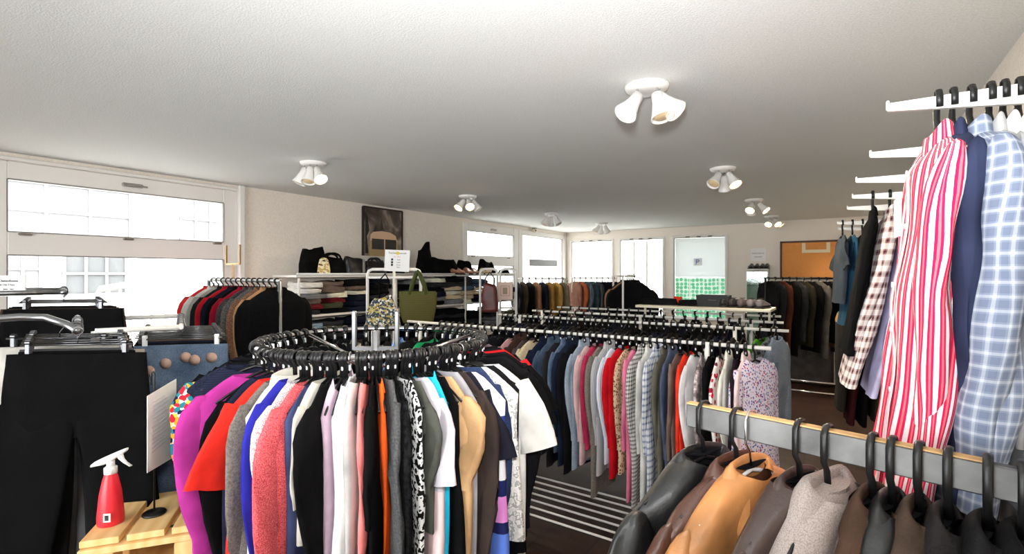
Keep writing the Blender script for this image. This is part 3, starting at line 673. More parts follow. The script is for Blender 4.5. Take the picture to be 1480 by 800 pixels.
long_rack(U1, -2.98, -.33, Z1, 'white long clothes rack with wire bottom shelf and colourful shirts', posts=(.05, .88), shelf=(-2.2, -.75, .2))
pl = fabric
ROW = [   # column of the near edge, words, mesh, category, material, options
 (741, 'dusty rose thin top', 'top', 'top', pl('plain', (196, 150, 148)), G(L=.5)), (752, 'dark brown suede shirt', 'shirt', 'shirt', pl('plain', (62, 44, 38)), G(L=.6)), (763, 'plum grey blouse', 'blouse', 'blouse', pl('plain', (78, 66, 70)), G(L=.55)),
 (775, 'beige ribbed sweater', 'sweater', 'sweater', pl('heather', (190, 172, 136), (218, 202, 168)), G(L=.68, th=.022)), (791, 'indigo dark denim shirt', 'shirt', 'shirt', pl('denim', (22, 28, 46), (36, 44, 68)), G(L=.72)),
 (804, 'slate blue denim shirt', 'shirt', 'shirt', pl('denim', (60, 76, 96), (92, 110, 130)), G(L=.7)), (817, 'charcoal long cardigan', 'cardigan', 'cardigan', pl('plain', (40, 40, 42)), G(L=.76, th=.02)),
 (832, 'washed blue denim jacket', 'jacket', 'jacket', pl('denim', (78, 98, 128), (120, 140, 166)), G(L=.66)), (843, 'midnight navy shirt', 'shirt', 'shirt', pl('plain', (30, 40, 58)), G(L=.74)), (856, 'black soft blazer', 'blazer', 'jacket', BLACK2, G(L=.78, th=.02)),
 (869, 'pale blue chambray shirt', 'shirt', 'shirt', pl('denim', (150, 170, 186), (186, 202, 214)), G(L=.74)), (880, 'pale pink blouse', 'blouse', 'blouse', pl('plain', (222, 190, 190)), G(L=.7)), (890, 'raspberry pink long sleeved top', 'top', 'top', pl('plain', (182, 52, 86)), G(L=.6)),
 (893, 'taupe grey long cardigan', 'cardigan', 'cardigan', pl('heather', (108, 102, 96), (130, 124, 116)), G(L=.88, th=.022)), (905, 'grey striped shirt', 'shirt', 'shirt', pl('vstripe', (150, 150, 152), (196, 196, 198), s=22), G(L=.74)), (915, 'light blue and white blouse', 'blouse', 'blouse', pl('vstripe', (176, 196, 224), (240, 242, 246), s=14), G(L=.66)),
 (925, 'scarlet red long blouse', 'blouse', 'blouse', pl('plain', (204, 24, 36)), G(L=.74)), (933, 'beige leopard spotted top', 'top', 'top', pl('dots', (206, 186, 156), (110, 80, 54), (150, 116, 80), s=2.2), G(L=.7)), (940, 'candy pink long blouse with tie', 'blouse', 'blouse', pl('plain', (226, 126, 158)), G(L=.85)),
 (949, 'black and white checked shirt', 'shirt', 'shirt', pl('plaid', (222, 220, 216), (120, 118, 116), (46, 44, 44), s=14), G(L=.88)), (960, 'off white crinkled shirt', 'shirt', 'shirt', pl('plain', (218, 218, 212)), G(L=.88, fold=.012)), (969, 'white shirt with blue check', 'shirt', 'shirt', pl('plaid', (232, 234, 238), (176, 188, 210), (64, 84, 128), s=9), G(L=.86)),
 (980, 'grey olive parka shirt', 'shirt', 'shirt', pl('plain', (98, 96, 86)), G(L=.84, th=.02)), (990, 'steel blue shirt', 'shirt', 'shirt', pl('plain', (76, 86, 108)), G(L=.8)), (998, 'mocha brown blouse', 'blouse', 'blouse', pl('plain', (116, 96, 88)), G(L=.7)),
 (1008, 'orange red thin top', 'top', 'top', pl('plain', (226, 60, 40)), G(L=.55)), (1017, 'plain white blouse', 'blouse', 'blouse', WHITE, G(L=.6)), (1025, 'grey and rose patterned top', 'top', 'top', pl('camo', (120, 110, 110), (176, 160, 160), (214, 204, 204), s=2.0), G(L=.6)),
 (1034, 'black fitted top', 'top', 'top', BLACK, G(L=.6)), (1042, 'white blouse with red flowers', 'blouse', 'blouse', pl('dots', (236, 230, 226), (196, 36, 60), (110, 40, 60), s=.9), G(L=.62)), (1052, 'ivory white shirt', 'shirt', 'shirt', pl('plain', (228, 226, 216)), G(L=.62)),
 (1060, 'dark aubergine top', 'top', 'top', pl('plain', (34, 24, 30)), G(L=.6)), (1069, 'blush pink shirt', 'shirt', 'shirt', pl('plain', (232, 208, 208)), G(L=.66)), (1082, 'lilac blouse with small purple and red flowers', 'blouse', 'blouse', pl('dots', (222, 214, 228), (98, 84, 150), (168, 48, 82), (110, 120, 170), s=2.6), G(L=.72, hw=.24, th=.034)),
]
nvs = []
for g in ROW: nvs.append(vat(g[0], U1 - .20))
for _ in range(300):
    for i in range(len(nvs) - 1):
        d = .043 - (nvs[i + 1] - nvs[i])
        if d > 0: nvs[i] -= d / 2; nvs[i + 1] += d / 2
_sh = nvs[-1] - vat(ROW[-1][0], U1 - .2); nvs = [x - _sh for x in nvs]
for i, (g, v) in enumerate(zip(ROW, nvs)):
    r = random.Random(i + 300); loc = (v, U1, Z1); rz = -PI / 2 + math.radians(r.uniform(-5, 3)) - (.35 if i == len(ROW) - 1 else 0)
    kw = G(th=.017, crump=.004, sleeve='long', sl=.52, slw=.055, seed=300 + i, collar='shirt' if g[2] in ('shirt', 'jacket') else None, fold=.009); kw.update(g[5])
    garment(g[2], g[3], g[1] + ' on the long rack with the wire shelf', g[4], loc, rz, **kw)
    hanger('chrome' if i % 4 == 1 else 'black', loc, rz, 'black clothes hanger among the colourful shirts of the long rack', 'hangers among the colourful shirts', i % 5 == 2)
for i in range(11):
    v = nvs[0] - .06 - i * .062
    if v < -2.94: break
    garment('top', 'top', 'dark top at the window end of the shirt rack', (BLACK, BLACK2, NAVY)[i % 3], (v, U1, Z1), -PI / 2, 'dark tops at the window end of the shirt rack', th=.022, L=.6, seed=350 + i, rows=8, n=18, sleeve='long')
    hanger('black', (v, U1, Z1), -PI / 2, 'black clothes hanger at the window end of the shirt rack', 'hangers at the window end of the shirt rack', i % 2 == 0)
v = nvs[-1]
R2 = ((3.85, -2.75, -.33, 1.31, 'second', 38, 20, M_WHITE), (4.47, -2.75, -.42, 1.31, 'third', 26, 15, M_WHITE), (5.1, -2.8, -.5, 1.31, 'fourth', 20, 12, M_WHITE))
for u, v0, v1, z, w, nh, ng, rm in R2:
    bd = (vat(928, u), vat(1118, u), 1.41) if w == 'third' else None
    long_rack(u, v0, v1, z, 'white long clothes rack, %s from the colourful shirts%s' % (w, ', topped by a cream board' if bd else ' full of dark clothes'), rm, board=bd, posts=(.05, .5, .9) if bd else (.1, .86))
    rr = random.Random(nh); a, b = v0 + .06, v1 - (.29 if w == 'second' else .05)
    HV = [(a + (b - a) * i / (nh - 1) + rr.uniform(-.008, .008), -PI / 2 + rr.uniform(-.06, .06)) for i in range(nh)]
    for i in range(nh):
        hanger('black' if i % 4 else 'chrome', (HV[i][0], u, z), HV[i][1], 'black clothes hanger on the %s long rack' % w, 'hangers on the %s long rack' % w, rr.random() < .35)
    for i in range(ng):
        hv, hr_ = HV[round((i + .3) / ng * (nh - 1))]
        garment('dark_top', 'top', 'dark garment hanging on the %s long rack' % w, (BLACK, BLACK2, NAVY, fabric('plain', (34, 30, 30)))[i % 4], (hv, u, z), hr_, 'dark clothes on the %s long rack' % w, th=.024, L=.62, seed=400 + i, rows=7, n=18, sleeve='long' if i % 2 else 'short')
for v, d, nm, ct, mt, kw in ((-.50, 'grass green shirt at the end of the second long rack', 'shirt', 'shirt', fabric('plain', (70, 136, 38)), G(L=.5)),
                             (-.40, 'light washed denim jacket at the end of the second long rack', 'denim_jacket', 'jacket', fabric('denim', (122, 136, 152), (160, 172, 186)), G(L=.62, sw=.17, collar='jacket', th=.03, pocket=fabric('denim', (100, 116, 136), (136, 150, 166)))),
                             (-.43, 'grey patterned jacket beside the washed denim jacket', 'jacket', 'jacket', fabric('camo', (40, 44, 48), (84, 90, 94), (112, 118, 120), (54, 58, 62), s=1.6), G(L=.62, collar='jacket', th=.03, sw=.25))):
    garment(nm, ct, d, mt, (v, 3.85, 1.31), -PI / 2 - .28, None, sleeve='long', seed=int(-v * 1000), slw=.062, **kw)
    hanger('chrome', (v, 3.85, 1.31), -PI / 2 - .28, 'black clothes hanger at the denim end of the second rack', 'hangers at the denim end of the second rack')
# ------------------------------------------------------------------ jacket rail in front
J0, J1 = P(995, 598, 1.15), P(1480, 690, .76); J1.z = J0.z
jd = (J1 - J0).normalized(); JE = J0 + jd * ((RW - J0.x) / jd.x); jl = (JE - J0).length; ja = math.atan2(jd.y, jd.x)
def bar_steel():
    m, nt, b = base_mat('mottled_steel', .5, .85)
    t = nd(nt, 'ShaderNodeTexNoise', Scale=9.0, Detail=6.0); nt.links.new(objco(nt), t.inputs['Vector'])
    nt.links.new(ramp(nt, t.outputs['Fac'], [(.3, (74, 74, 74)), (.7, (128, 128, 127))]), b.inputs['Base Color']); return m
M_BAR = bar_steel()
def jacket_rail():
    o = empty('wall_mounted_hanging_bar', J0, ja)
    MB().box((jl / 2, 0, 0), (jl, .022, .052), 0, .0025).build('bar', M_BAR, o)
    MB().box((jl * .3, 0, .0275), (jl * .6, .021, .003)).build('tan_reflection_strip', fabric('suede', (196, 160, 112)), o)  # tan strip imitates the warm reflection along the steel's top
    MB().box((jl - .006, 0, -.02), (.012, .05, .14), 0, .003).build('wall_flange', M_STEEL, o)
    tag(o, 'flat steel bar holding the leather jackets, its top edge tinted as a warm reflection', 'clothes rail')
jacket_rail()
LB = fabric('leather', (15, 16, 17))
JK = [
 (1018, 'black leather biker jacket with a zip', 'jacket', LB, G(collar='jacket', sw=.225, th=.05, zipper=M_CHROME), 24),
 (1066, 'brown leather jacket with a cognac lower half', 'jacket', fabric('bands', (0.0, (70, 42, 32)), (.30, (172, 90, 42)), (.5, (150, 74, 36)), s=2), G(collar='jacket', sw=.22, th=.042), 20),
 (1086, 'tan suede leather jacket with a wide collar', 'jacket', fabric('leather', (178, 122, 72)), G(collar='jacket', sw=.22, th=.048), 15),
 (1157, 'dark brown leather jacket with rust lower half', 'jacket', fabric('bands', (0.0, (58, 44, 40)), (.32, (138, 72, 46)), s=2), G(collar='jacket', sw=.22, th=.045), 15),
 (1197, 'grey flecked wool jacket with a thick hood', 'jacket', fabric('heather', (140, 129, 124), (166, 155, 150), s=2.6), G(collar='hood', sw=.205, th=.062, nw=.065), 10),
 (1262, 'brown shaded suede jacket beside the grey wool', 'jacket', fabric('suede', (72, 54, 43)), G(collar='jacket', sw=.21, th=.04), 6),
 (1290, 'glossy black leather jacket between two brown ones', 'jacket', LB, G(collar='jacket', sw=.2, th=.028), 4),
 (1329, 'dark taupe suede jacket with stitched edge', 'jacket', fabric('suede', (68, 55, 47)), G(collar='jacket', sw=.21, th=.042, zipper=fabric('plain', (150, 128, 110))), 2),
 (1371, 'charcoal black suede jacket', 'jacket', fabric('suede', (36, 34, 34)), G(collar='jacket', sw=.21, th=.04), 0),
 (1428, 'matt black jacket with pale lining edge', 'jacket', fabric('suede', (25, 25, 26)), G(collar='jacket', sw=.21, th=.042, zipper=M_STEEL), -2),
 (1478, 'black heavy coat where the bar meets the picture border', 'coat', fabric('plain', (18, 18, 19)), G(collar='jacket', sw=.21, th=.04), -4),
]
def rail_at(px):
    k = (px - CX) / F; A = (CS * k - SN, SN * k + CS)      # ray direction per unit depth
    det = jd.x * -A[1] + jd.y * A[0]
    s = (J0.y * A[0] - J0.x * A[1]) / -(jd.y * A[0] - jd.x * A[1])
    return J0 + jd * s
prev = None
for i, (px, d, nm, mt, kw, rot) in enumerate(JK):
    q = rail_at(px); rz = ja - PI / 2 - math.radians(rot * .8)
    k = G(L=.66, sleeve='long', sl=.6, slw=.07, nw=.06, drop=.115, seed=500 + i, n=40, rows=20, fold=.009, crump=.018, z0=-.078, dip=.02, sub=1, cy=.007, nth=.85); k.update(kw); k['th'] *= .86
    garment(nm, 'coat' if nm == 'coat' else 'jacket', d + ' on the steel bar', mt, q, rz, **k)
    w = i == 2
    hanger('flatwhite' if w else 'flat', q, rz, ('white clothes hanger with the tan jacket on the steel bar' if w else 'black clothes hanger hooked over the steel jacket bar'), None if w else 'hangers on the steel jacket bar')
# ------------------------------------------------------------------ wall brackets on the long wall with shirts
ARMZ = 2.06
def bracket(u, z, tipv, label, depth=.045):
    o = empty('wall_bracket_arm', (RW, u, z)); l = RW - tipv
    m = MB(); t = .006
    m.loft([[(0, -t, .02), (0, t, .02), (0, t, -depth), (0, -t, -depth)], [(-l, -t, .02), (-l, t, .02), (-l, t, .003), (-l, -t, .003)]])
    m.build('arm', M_WHITE, o)
    MB().box((-l, 0, .016), (.006, .013, .022), 0, .002).build('end_stop', M_WHITE, o)
    MB().box((-.008, 0, .15 - (z + .1) / 2), (.014, .026, z + .1), 0, .002).build('slotted_upright', M_WHITE, o)
    return tag(o, label, 'wall bracket')
bracket(1.4, ARMZ, .075, 'white sloping bracket arm carrying the striped shirt, nearest the jackets')
bracket(1.93, ARMZ, .06, 'empty white bracket arm second along the wall')
bracket(2.43, ARMZ, .03, 'empty white bracket arm third along the wall')
bracket(2.93, ARMZ, .02, 'white bracket arm carrying the burgundy checked shirt')
bracket(3.43, ARMZ, .0, 'white bracket arm behind the burgundy checked shirt')
bracket(4.4, ARMZ, -.06, 'white bracket arm carrying the teal shirts')
bracket(4.95, ARMZ, -.06, 'white bracket arm behind the teal shirts, in front of the cork board')
bracket(5.0, 1.46, -.08, 'white lower bracket arm under the teal shirts')
MAG = fabric('vstripe', (252, 238, 240), (208, 32, 80), (236, 110, 120), s=12)
GP = fabric('plaid', (112, 122, 144), (138, 148, 168), (196, 202, 212), s=13)
WS = [
 (1356, 'pink and white striped shirt at the tip of the bracket arm', 'shirt', MAG, G(sw=.195, th=.038, L=.78, placket=fabric('plain', (244, 206, 216)), buttons=6, pocket=MAG, lean=(0, .09), slw=.06, sl=.62, hw=.21), 4),
 (1378, 'plain navy cotton shirt next to the striped shirt', 'shirt', fabric('plain', (44, 50, 74)), G(sw=.2, th=.026, L=.8, slw=.05, sl=.6, lean=(0, .05)), 2),
 (1404, 'blue grey checked shirt next to the navy one', 'shirt', GP, G(sw=.215, th=.046, L=.8, placket=GP, buttons=6, slw=.062, sl=.62, lean=(0, .06), hw=.235), 6),
 (1432, 'grey cotton shirt mostly behind the blue grey check', 'shirt', fabric('plain', (168, 168, 168)), G(sw=.2, th=.014, L=.7, slw=.05), 3),
 (1452, 'white business shirt with open collar on the bracket arm', 'shirt', fabric('plain', (236, 236, 238)), G(sw=.21, th=.026, L=.8, placket=WHITE, lean=(0, -.02)), 2),
 (1474, 'cream shirt next to the white business shirt', 'shirt', fabric('plain', (222, 214, 202)), G(sw=.21, th=.02, L=.78), 0),
]
for i, (px, d, nm, mt, kw, rot) in enumerate(WS):
    q = Vector((vat(px, 1.4), 1.4, ARMZ)); rz = PI / 2 + math.radians(rot)
    k = G(sleeve='long', collar='shirt', nw=.062, drop=.06, seed=600 + i, n=40, rows=22, fold=.008, crump=.014, z0=-.076, sub=1, dip=.02); k.update(kw)
    garment(nm, 'shirt', d, mt, q, rz, **k)
    hanger('arm', q, rz, 'black clothes hanger on the bracket arm with the striped shirt', 'hangers on the striped shirt bracket')
PL = fabric('plaid', (236, 228, 224), (146, 112, 112), (70, 32, 42), s=6.5)
for i, (u, v, d, nm, mt, kw) in enumerate((
 (2.93, .10, 'black long sleeved shirt just ahead of the burgundy check', 'shirt', BLACK, G(lean=(0, .16), L=.66)),
 (2.93, .165, 'burgundy and white checked flannel shirt on a bracket arm', 'shirt', PL, G(lean=(0, .20), L=.80, th=.036, placket=PL, hw=.23)),
 (2.93, .225, 'lavender shirt hem peeking out behind the burgundy check', 'shirt', fabric('plain', (190, 186, 222)), G(lean=(0, .16), L=.84)),
 (2.93, .28, 'dark blue shirt closest to the wall beside the lavender one', 'shirt', NAVY, G(lean=(0, .1), L=.8)))):
    garment(nm, 'shirt', d, mt, (v, u, ARMZ), PI / 2 + .05, None, sleeve='long', collar='shirt', nw=.06, drop=.06, seed=620 + i, z0=-.076, **{**G(th=.022, slw=.055, sl=.6), **kw})
    hanger('arm', (v, u, ARMZ), PI / 2 + .05, 'black clothes hanger on the bracket arm with the burgundy check', 'hangers on the burgundy check bracket')
for i, (v, d, mt, kw) in enumerate(((-.03, 'dark grey polo shirt in front of the teal shirts', fabric('plain', (62, 70, 78)), G(sleeve='short', L=.5)), (.03, 'petrol blue tee under the far bracket arm', fabric('plain', (36, 74, 100)), G(sleeve='short', L=.66)),
 (.09, 'black tee between petrol and turquoise ones', BLACK, G(sleeve='short', L=.6)), (.15, 'turquoise teal tee next to the black long sleeved shirt', fabric('plain', (24, 128, 150)), G(sleeve='short', L=.5)), (.21, 'black tee closest to the wall on the far bracket arm', BLACK2, G(sleeve='short', L=.6)))):
    garment('t_shirt', 't-shirt', d, mt, (v, 4.4, ARMZ), PI / 2 + .15, None, nw=.07, drop=.07, seed=640 + i, z0=-.076, **{**G(th=.024, slw=.07, lean=(0, .08)), **kw})
    hanger('arm', (v, 4.4, ARMZ), PI / 2 + .15, 'black clothes hanger on the bracket arm with the teal tees', 'hangers on the teal tee bracket')
for i, (v, d, col, l) in enumerate(((-.05, 'mustard yellow shouldered dark jacket under the teal tees', None, .8), (.02, 'dark wine red jacket under the teal tees', (64, 26, 28), .9), (.1, 'black jacket under the teal tees', (16, 16, 17), .9), (.18, 'dark olive jacket under the teal tees', (48, 46, 36), .85))):
    mt = fabric('plain', col) if col else bands((0.0, (206, 160, 84)), (.165, (50, 46, 42)))
    garment('jacket', 'jacket', d, mt, (v, 5.0, 1.46), PI / 2 + .1, None, sleeve='long', seed=660 + i, th=.03, L=l, z0=-.076, n=20, rows=9)
    hanger('arm', (v, 5.0, 1.46), PI / 2 + .1, 'black clothes hanger on the lower bracket arm', 'hangers on the lower bracket arm')
# ------------------------------------------------------------------ coats under the cork board
UC, ZC = 8.45, 1.63
cv0, cv1 = vat(1104, UC), vat(1236, UC)
o = long_rack(UC, cv0, cv1, ZC, 'black rail of dark coats under the cork board', M_BLKMET, posts=(.02, .98), shelf=None)
MB().tube([(-.45, -.3, .18), (.45, -.3, .18)], .018, 10).build('base_tube', M_CHROME, o, smooth=True)
MB().tube([(-.45, -.42, .06), (.45, -.42, .06)], .018, 10).build('base_tube', M_CHROME, o, smooth=True)
for s in (-.45, .45): MB().tube([(s, -.42, .06), (s, -.3, .18), (s, 0, .18)], .012, 8).build('base_strut', M_CHROME, o, smooth=True)
CO = [('black', (16, 16, 17)), ('charcoal', (34, 34, 36)), ('dark rust brown', (74, 40, 28)), ('deep black', (12, 12, 12)), ('blackish grey', (42, 42, 44)), ('dark olive', (46, 42, 32)), ('soot black', (18, 17, 17)), ('grey lapelled', (92, 88, 82)), ('jet black', (9, 9, 10)), ('dark tan brown', (84, 62, 46)), ('dark brown', (50, 36, 28)), ('ink black', (17, 17, 20))]
for i, (w, c) in enumerate(CO):
    v = cv0 + .06 + (cv1 - cv0 - .12) * i / (len(CO) - 1); rz = -PI / 2 + .75
    garment('coat', 'coat', '%s coat on the rail under the cork board' % w, fabric('plain', c), (v, UC, ZC), rz, None, sleeve='long', sl=.55, th=.022, L=.85 + .3 * ((i * 5) % 4) / 4, seed=700 + i, n=20, rows=9, sw=.2, collar='jacket')
    hanger('black', (v, UC, ZC), rz, 'black clothes hanger on the rail under the cork board', 'hangers under the cork board', i % 3 == 0)
o = MB().box((0, 0, 0), (.62, .35, .8), 0, .02).build('wooden_box', fabric('plain', (72, 68, 66)), None, ((cv0 + cv1) / 2, 9.0, .41)); tag(o, 'dull grey cabinet standing behind the coats under the cork board', 'cabinet')
MB().box((0, -.18, .0), (.56, .012, .72), 0, .004).build('door', fabric('plain', (80, 76, 74)), o); MB().sphere((.22, -.195, .1), .014).build('knob', M_STEEL, o, smooth=True)
o.name = 'cabinet'
# cork board with paper frame
a, b = PU(1129, 350, 9.2), PU(1232, 402, 9.2); cw_, ch_ = b.x - a.x, a.z - b.z; cx_, cz_ = (a.x + b.x) / 2, (a.z + b.z) / 2
o = empty('cork_board', (cx_, 9.2, cz_))
MB().box((0, -.012, 0), (cw_ - .03, .016, ch_ - .03)).build('cork_panel', fabric('heather', (206, 134, 70), (226, 160, 96)), o)
f = MB(); t = .028
for x, z, w, h in ((-cw_ / 2, 0, t, ch_ + t), (cw_ / 2, 0, t, ch_ + t), (0, ch_ / 2, cw_, t), (0, -ch_ / 2, cw_, t)): f.box((x, -.018, z), (w, .034, h), 0, .003)
f.build('frame', solid('dark_wood', (74, 40, 26), .5), o)
tag(o, 'cork pin board in a dark wooden frame above the coat rail', 'pin board')
a, b = PU(1159, 351, 9.17), PU(1200, 364.5, 9.17); w, h = b.x - a.x, a.z - b.z
f = MB(); t = .05
for x, z, ww, hh in ((-w / 2 + t / 2, 0, t, h), (w / 2 - t / 2, 0, t, h), (0, -h / 2 + t / 2, w - 2 * t, t)): f.box((x, 0, z), (ww, .004, hh))
o = f.build('pinned_paper', solid('cream_paper', (236, 222, 190), .8), None, ((a.x + b.x) / 2, 9.172, (a.z + b.z) / 2)); tag(o, 'cream paper frame pinned to the top of the cork board', 'paper frame')
# glass cabinet with shoes, notice above
ca, cb = PU(1077, 388, 8.95), PU(1110, 388, 8.95); ctop = ca.z; cxx = (ca.x + cb.x) / 2; cwid = cb.x - ca.x
o = empty('glass_display_cabinet', (cxx, 9.18, 0))
for z, nm in ((ctop - .015, 'top_panel'), (.05, 'base_panel')): MB().box((0, 0, z), (cwid, .36, .03), 0, .004).build(nm, M_WHITE, o)
for z in (.45, .85, 1.22, 1.5): MB().box((0, 0, z), (cwid - .02, .34, .008)).build('glass_shelf', M_CABGLASS, o)
for sx in (-1, 1):
    MB().box((sx * (cwid / 2 - .006), 0, ctop / 2), (.006, .35, ctop - .08)).build('side_glass', M_CABGLASS, o)
    MB().box((sx * (cwid / 2 - .008), -.172, ctop / 2), (.014, .014, ctop - .08)).build('corner_post', M_WHITE, o)
MB().box((0, -.176, ctop / 2), (cwid - .03, .005, ctop - .1)).build('glass_door', M_CABGLASS, o)
MB().box((0, .174, ctop / 2), (cwid - .02, .008, ctop - .08)).build('back_panel', solid('cabinet_back', (226, 224, 212), .5), o)
tag(o, 'narrow glass display cabinet with shoes on top beside the cork board', 'display cabinet')
def shoe(label, col, loc, rz, sc=1.0, group=None, heel=.02):
    prof = [(-.13, .028, .062), (-.10, .034, .075), (-.05, .033, .07), (0, .034, .055), (.05, .040, .040), (.10, .038, .030), (.135, .022, .02)]
    rs = [[(x * sc, w * sc * npow(math.cos(a), .8), (.012 + max(0, h * (1 + math.sin(a)) / 2)) * sc) for a in [2 * PI * q / 12 for q in range(12)]] for x, w, h in prof]
    m = solid('shoe_%s' % (col,), col, .4)
    o = MB().loft(rs).build('shoe', m, None, loc, rz, True, 1); tag(o, label, 'shoe', group)
    out = [(x * 1.02 * sc, w * 1.1 * sc) for x, w, h in prof] + [(x * 1.02 * sc, -w * 1.1 * sc) for x, w, h in prof[::-1]]
    MB().loft([[(x, y, 0) for x, y in out], [(x, y, .014 * sc) for x, y in out]]).build('sole', solid('shoe_sole', (40, 34, 30), .6), o)
    MB().lathe([(.022 * sc, .0), (.026 * sc, .004), (.016 * sc, .001)], (-.075 * sc, 0, .085 * sc), 12).build('opening', solid('shoe_inside', (60, 48, 40), .9), o)
    return o
for i, dx in enumerate((-.11, -.02, .07, .14)):
    shoe(['black ankle shoe at the window end of the cabinet top', 'black shoe second on the cabinet top', 'black shoe third on the cabinet top', 'black shoe on the cabinet top next to the coats'][i], (16, 16, 18), (cxx + dx * cwid / .36, 9.1, ctop), -PI / 2, 1.0)
for i, dx in enumerate((.05, .11)):
    shoe('dark boot on the glass shelf inside the display cabinet', (28, 28, 30), (cxx + dx, 9.14, 1.505), -PI / 2, 1.1, 'boots in the display cabinet')
a, b = PU(1085, 359, 9.39), PU(1107, 377, 9.39)
o = MB().box(((a.x + b.x) / 2, 9.392, (a.z + b.z) / 2), (b.x - a.x, .004, a.z - b.z)).build('wall_sign', M_PAPER); tag(o, 'white paper notice on the wall above the glass cabinet', 'notice')
for j, (tt, s) in enumerate((('Schuhe bitte nur', .028), ('paarweise', .028))): text(tt, s, M_INK, o, ((a.x + b.x) / 2, 9.388, a.z - .09 - .06 * j), (PI / 2, 0, 0), 'CENTER')
# ------------------------------------------------------------------ coat rack by the street window
UD, ZD, d0, d1 = 2.03, 1.645, -4.42, -3.36
long_rack(UD, d0, d1, ZD, 'chrome coat rack by the street window with a brass sign holder', M_STEEL, posts=(.01, .99))
MB().box(((d0 + d1) / 2 - (d0 + d1) / 2, -.0, ZD + .003), (d1 - d0, .019, .019), 0, .003).build('rail_cover', M_WHITE, bpy.data.objects['long_clothes_rack'] if False else [x for x in C.objects if x.get('label', '').startswith('chrome coat rack')][0])
par = [x for x in C.objects if x.get('label', '').startswith('chrome coat rack')][0]
q0, q1 = P(322, 410, 3.95), P(360, 410, 3.95); hx = q1 - q0; hw_ = hx.length; ang = math.atan2(hx.y, hx.x); mid = (q0 + q1) / 2
hx_ = mid.x - (d0 + d1) / 2
h = MB().box((hx_, 0, ZD + .13), (hw_, .012, .014)).box((hx_ - hw_ / 2, 0, ZD + .205), (.014, .012, .15)).box((hx_ + hw_ / 2, 0, ZD + .205), (.014, .012, .15)).tube([(hx_, 0, ZD), (hx_, 0, ZD + .13)], .008, 8)
h.build('sign_holder', M_BRASS, par)
CD = [('red edged', (176, 40, 40), 'jacket'), ('pale grey', (190, 188, 182), 'jacket'), ('stone grey', (150, 148, 142), 'jacket'), ('dark bottle green', (30, 36, 34), 'coat'), ('crimson', (160, 26, 36), 'coat'), ('dark navy', (24, 26, 38), 'coat'), ('inky black', (14, 14, 15), 'coat'),
      ('wine red', (140, 22, 40), 'coat'), ('charcoal tweed', (58, 58, 58), 'coat'), ('mid grey tweed', (84, 82, 80), 'coat'), ('warm brown wool', (112, 82, 64), 'coat'), ('camel', (176, 132, 94), 'coat'), ('large black wool', (12, 12, 13), 'coat')]
for i, (w, c, nm) in enumerate(CD):
    v = d0 + .09 + (d1 - d0 - .14) * i / (len(CD) - 1); last = i == len(CD) - 1
    mt = fabric('heather', tuple(x * .8 for x in c), tuple(min(255, x * 1.15 + 6) for x in c)) if 'tweed' in w or 'wool' in w else fabric('plain', c)
    garment(nm, nm, '%s %s on the coat rack by the street window' % (w, nm), mt, (v, UD, ZD), -PI / 2, None, sleeve='long', sl=.58, th=.045 if last else .024, sw=.235 if last else .22, slw=.07, L=.95, seed=800 + i, rows=14, collar='jacket', drop=.1)
    hanger('black', (v, UD, ZD), -PI / 2, 'black clothes hanger on the coat rack by the street window', 'hangers on the coat rack by the window', i % 4 == 0)
# ------------------------------------------------------------------ wall shelf with bags, shoes and folded clothes
SF, SB = -4.5, -4.92; su0, su1 = 2.88, 6.75; SZ = (1.685, 1.28, .86, .42)
o = empty('shelf_unit', (0, 0, 0)); smid = (su0 + su1) / 2
for z in SZ:
    MB().box(((SF + SB) / 2, smid, z - .012), (SF - SB, su1 - su0, .024), 0, .004).build('shelf_board', M_WHITE, o)
for u in (su0 + .02, su0 + 1.3, su0 + 2.6, su1 - .02):
    for v in (SF + .012, SB + .012): MB().tube([(v, u, 0), (v, u, SZ[0] - .03)], .012, 8).build('post', M_WHITE, o, smooth=True)
MB().tube([(SF + .014, su0, SZ[0] + .01), (SF + .014, su1, SZ[0] + .01)], .010, 8).build('front_rail', M_WHITE, o, smooth=True)
tag(o, 'long white shelf unit along the wall loaded with bags and folded clothes', 'shelf unit')
def shelf_at(px, z, back=.0):      # point on a shelf front under a picture column
    k = (px - CX) / F; v = SF - back; Z = v / (CS * k - SN); return Vector((v, SN * k * Z + CS * Z, z))
def folded(label, col, loc, rz, sx=.30, sy=.24, h=.05, seed=1, droop=0., group=None, nm='folded_garment', kind='plain'):
    rings = []; nL = 10
    m = MB()
    def sec(t, zz, k):
        r = []
        for q in range(28):
            a = 2 * PI * q / 28; x = sx / 2 * k * npow(math.cos(a), .5); y = sy / 2 * k * npow(math.sin(a), .5)
            nn = noise.noise(Vector((x * 9 + seed, y * 9, zz * 12 + seed))) ; n2 = noise.noise(Vector((x * 7 - seed, y * 7, 3.3)))
            z = zz + (.45 * h * n2 if t > .3 else 0) - (droop * max(0, y + sy * .1) * (1.0 if t > .05 else .4))
            r.append((x * (1 + .22 * nn), y * (1 + .26 * nn), z))
        return r
    for t, k in ((0, .9), (.04, .98), (.24, 1.0), (.30, .955), (.36, .99), (.58, 1.0), (.64, .95), (.7, .98), (.9, .97), (.98, .9), (1.0, .7), (1.02, .35), (1.02, .05)): rings.append(sec(t, h * t, k))
    m.loft(rings)
    return tag(m.build(nm, fabric(kind, *col) if kind != 'plain' else fabric('plain', col), None, loc, rz, True), label, 'folded clothes', group)
FC = ['white', 'taupe brown', 'black', 'cream', 'dark navy', 'grey', 'burgundy', 'pale blue', 'charcoal', 'beige', 'olive', 'steel blue']
FV = dict(zip(FC, [(226, 224, 218), (104, 88, 80), (18, 18, 19), (224, 222, 202), (26, 30, 46), (120, 120, 122), (98, 28, 34), (130, 150, 168), (50, 50, 53), (196, 178, 150), (70, 72, 52), (70, 86, 104)]))
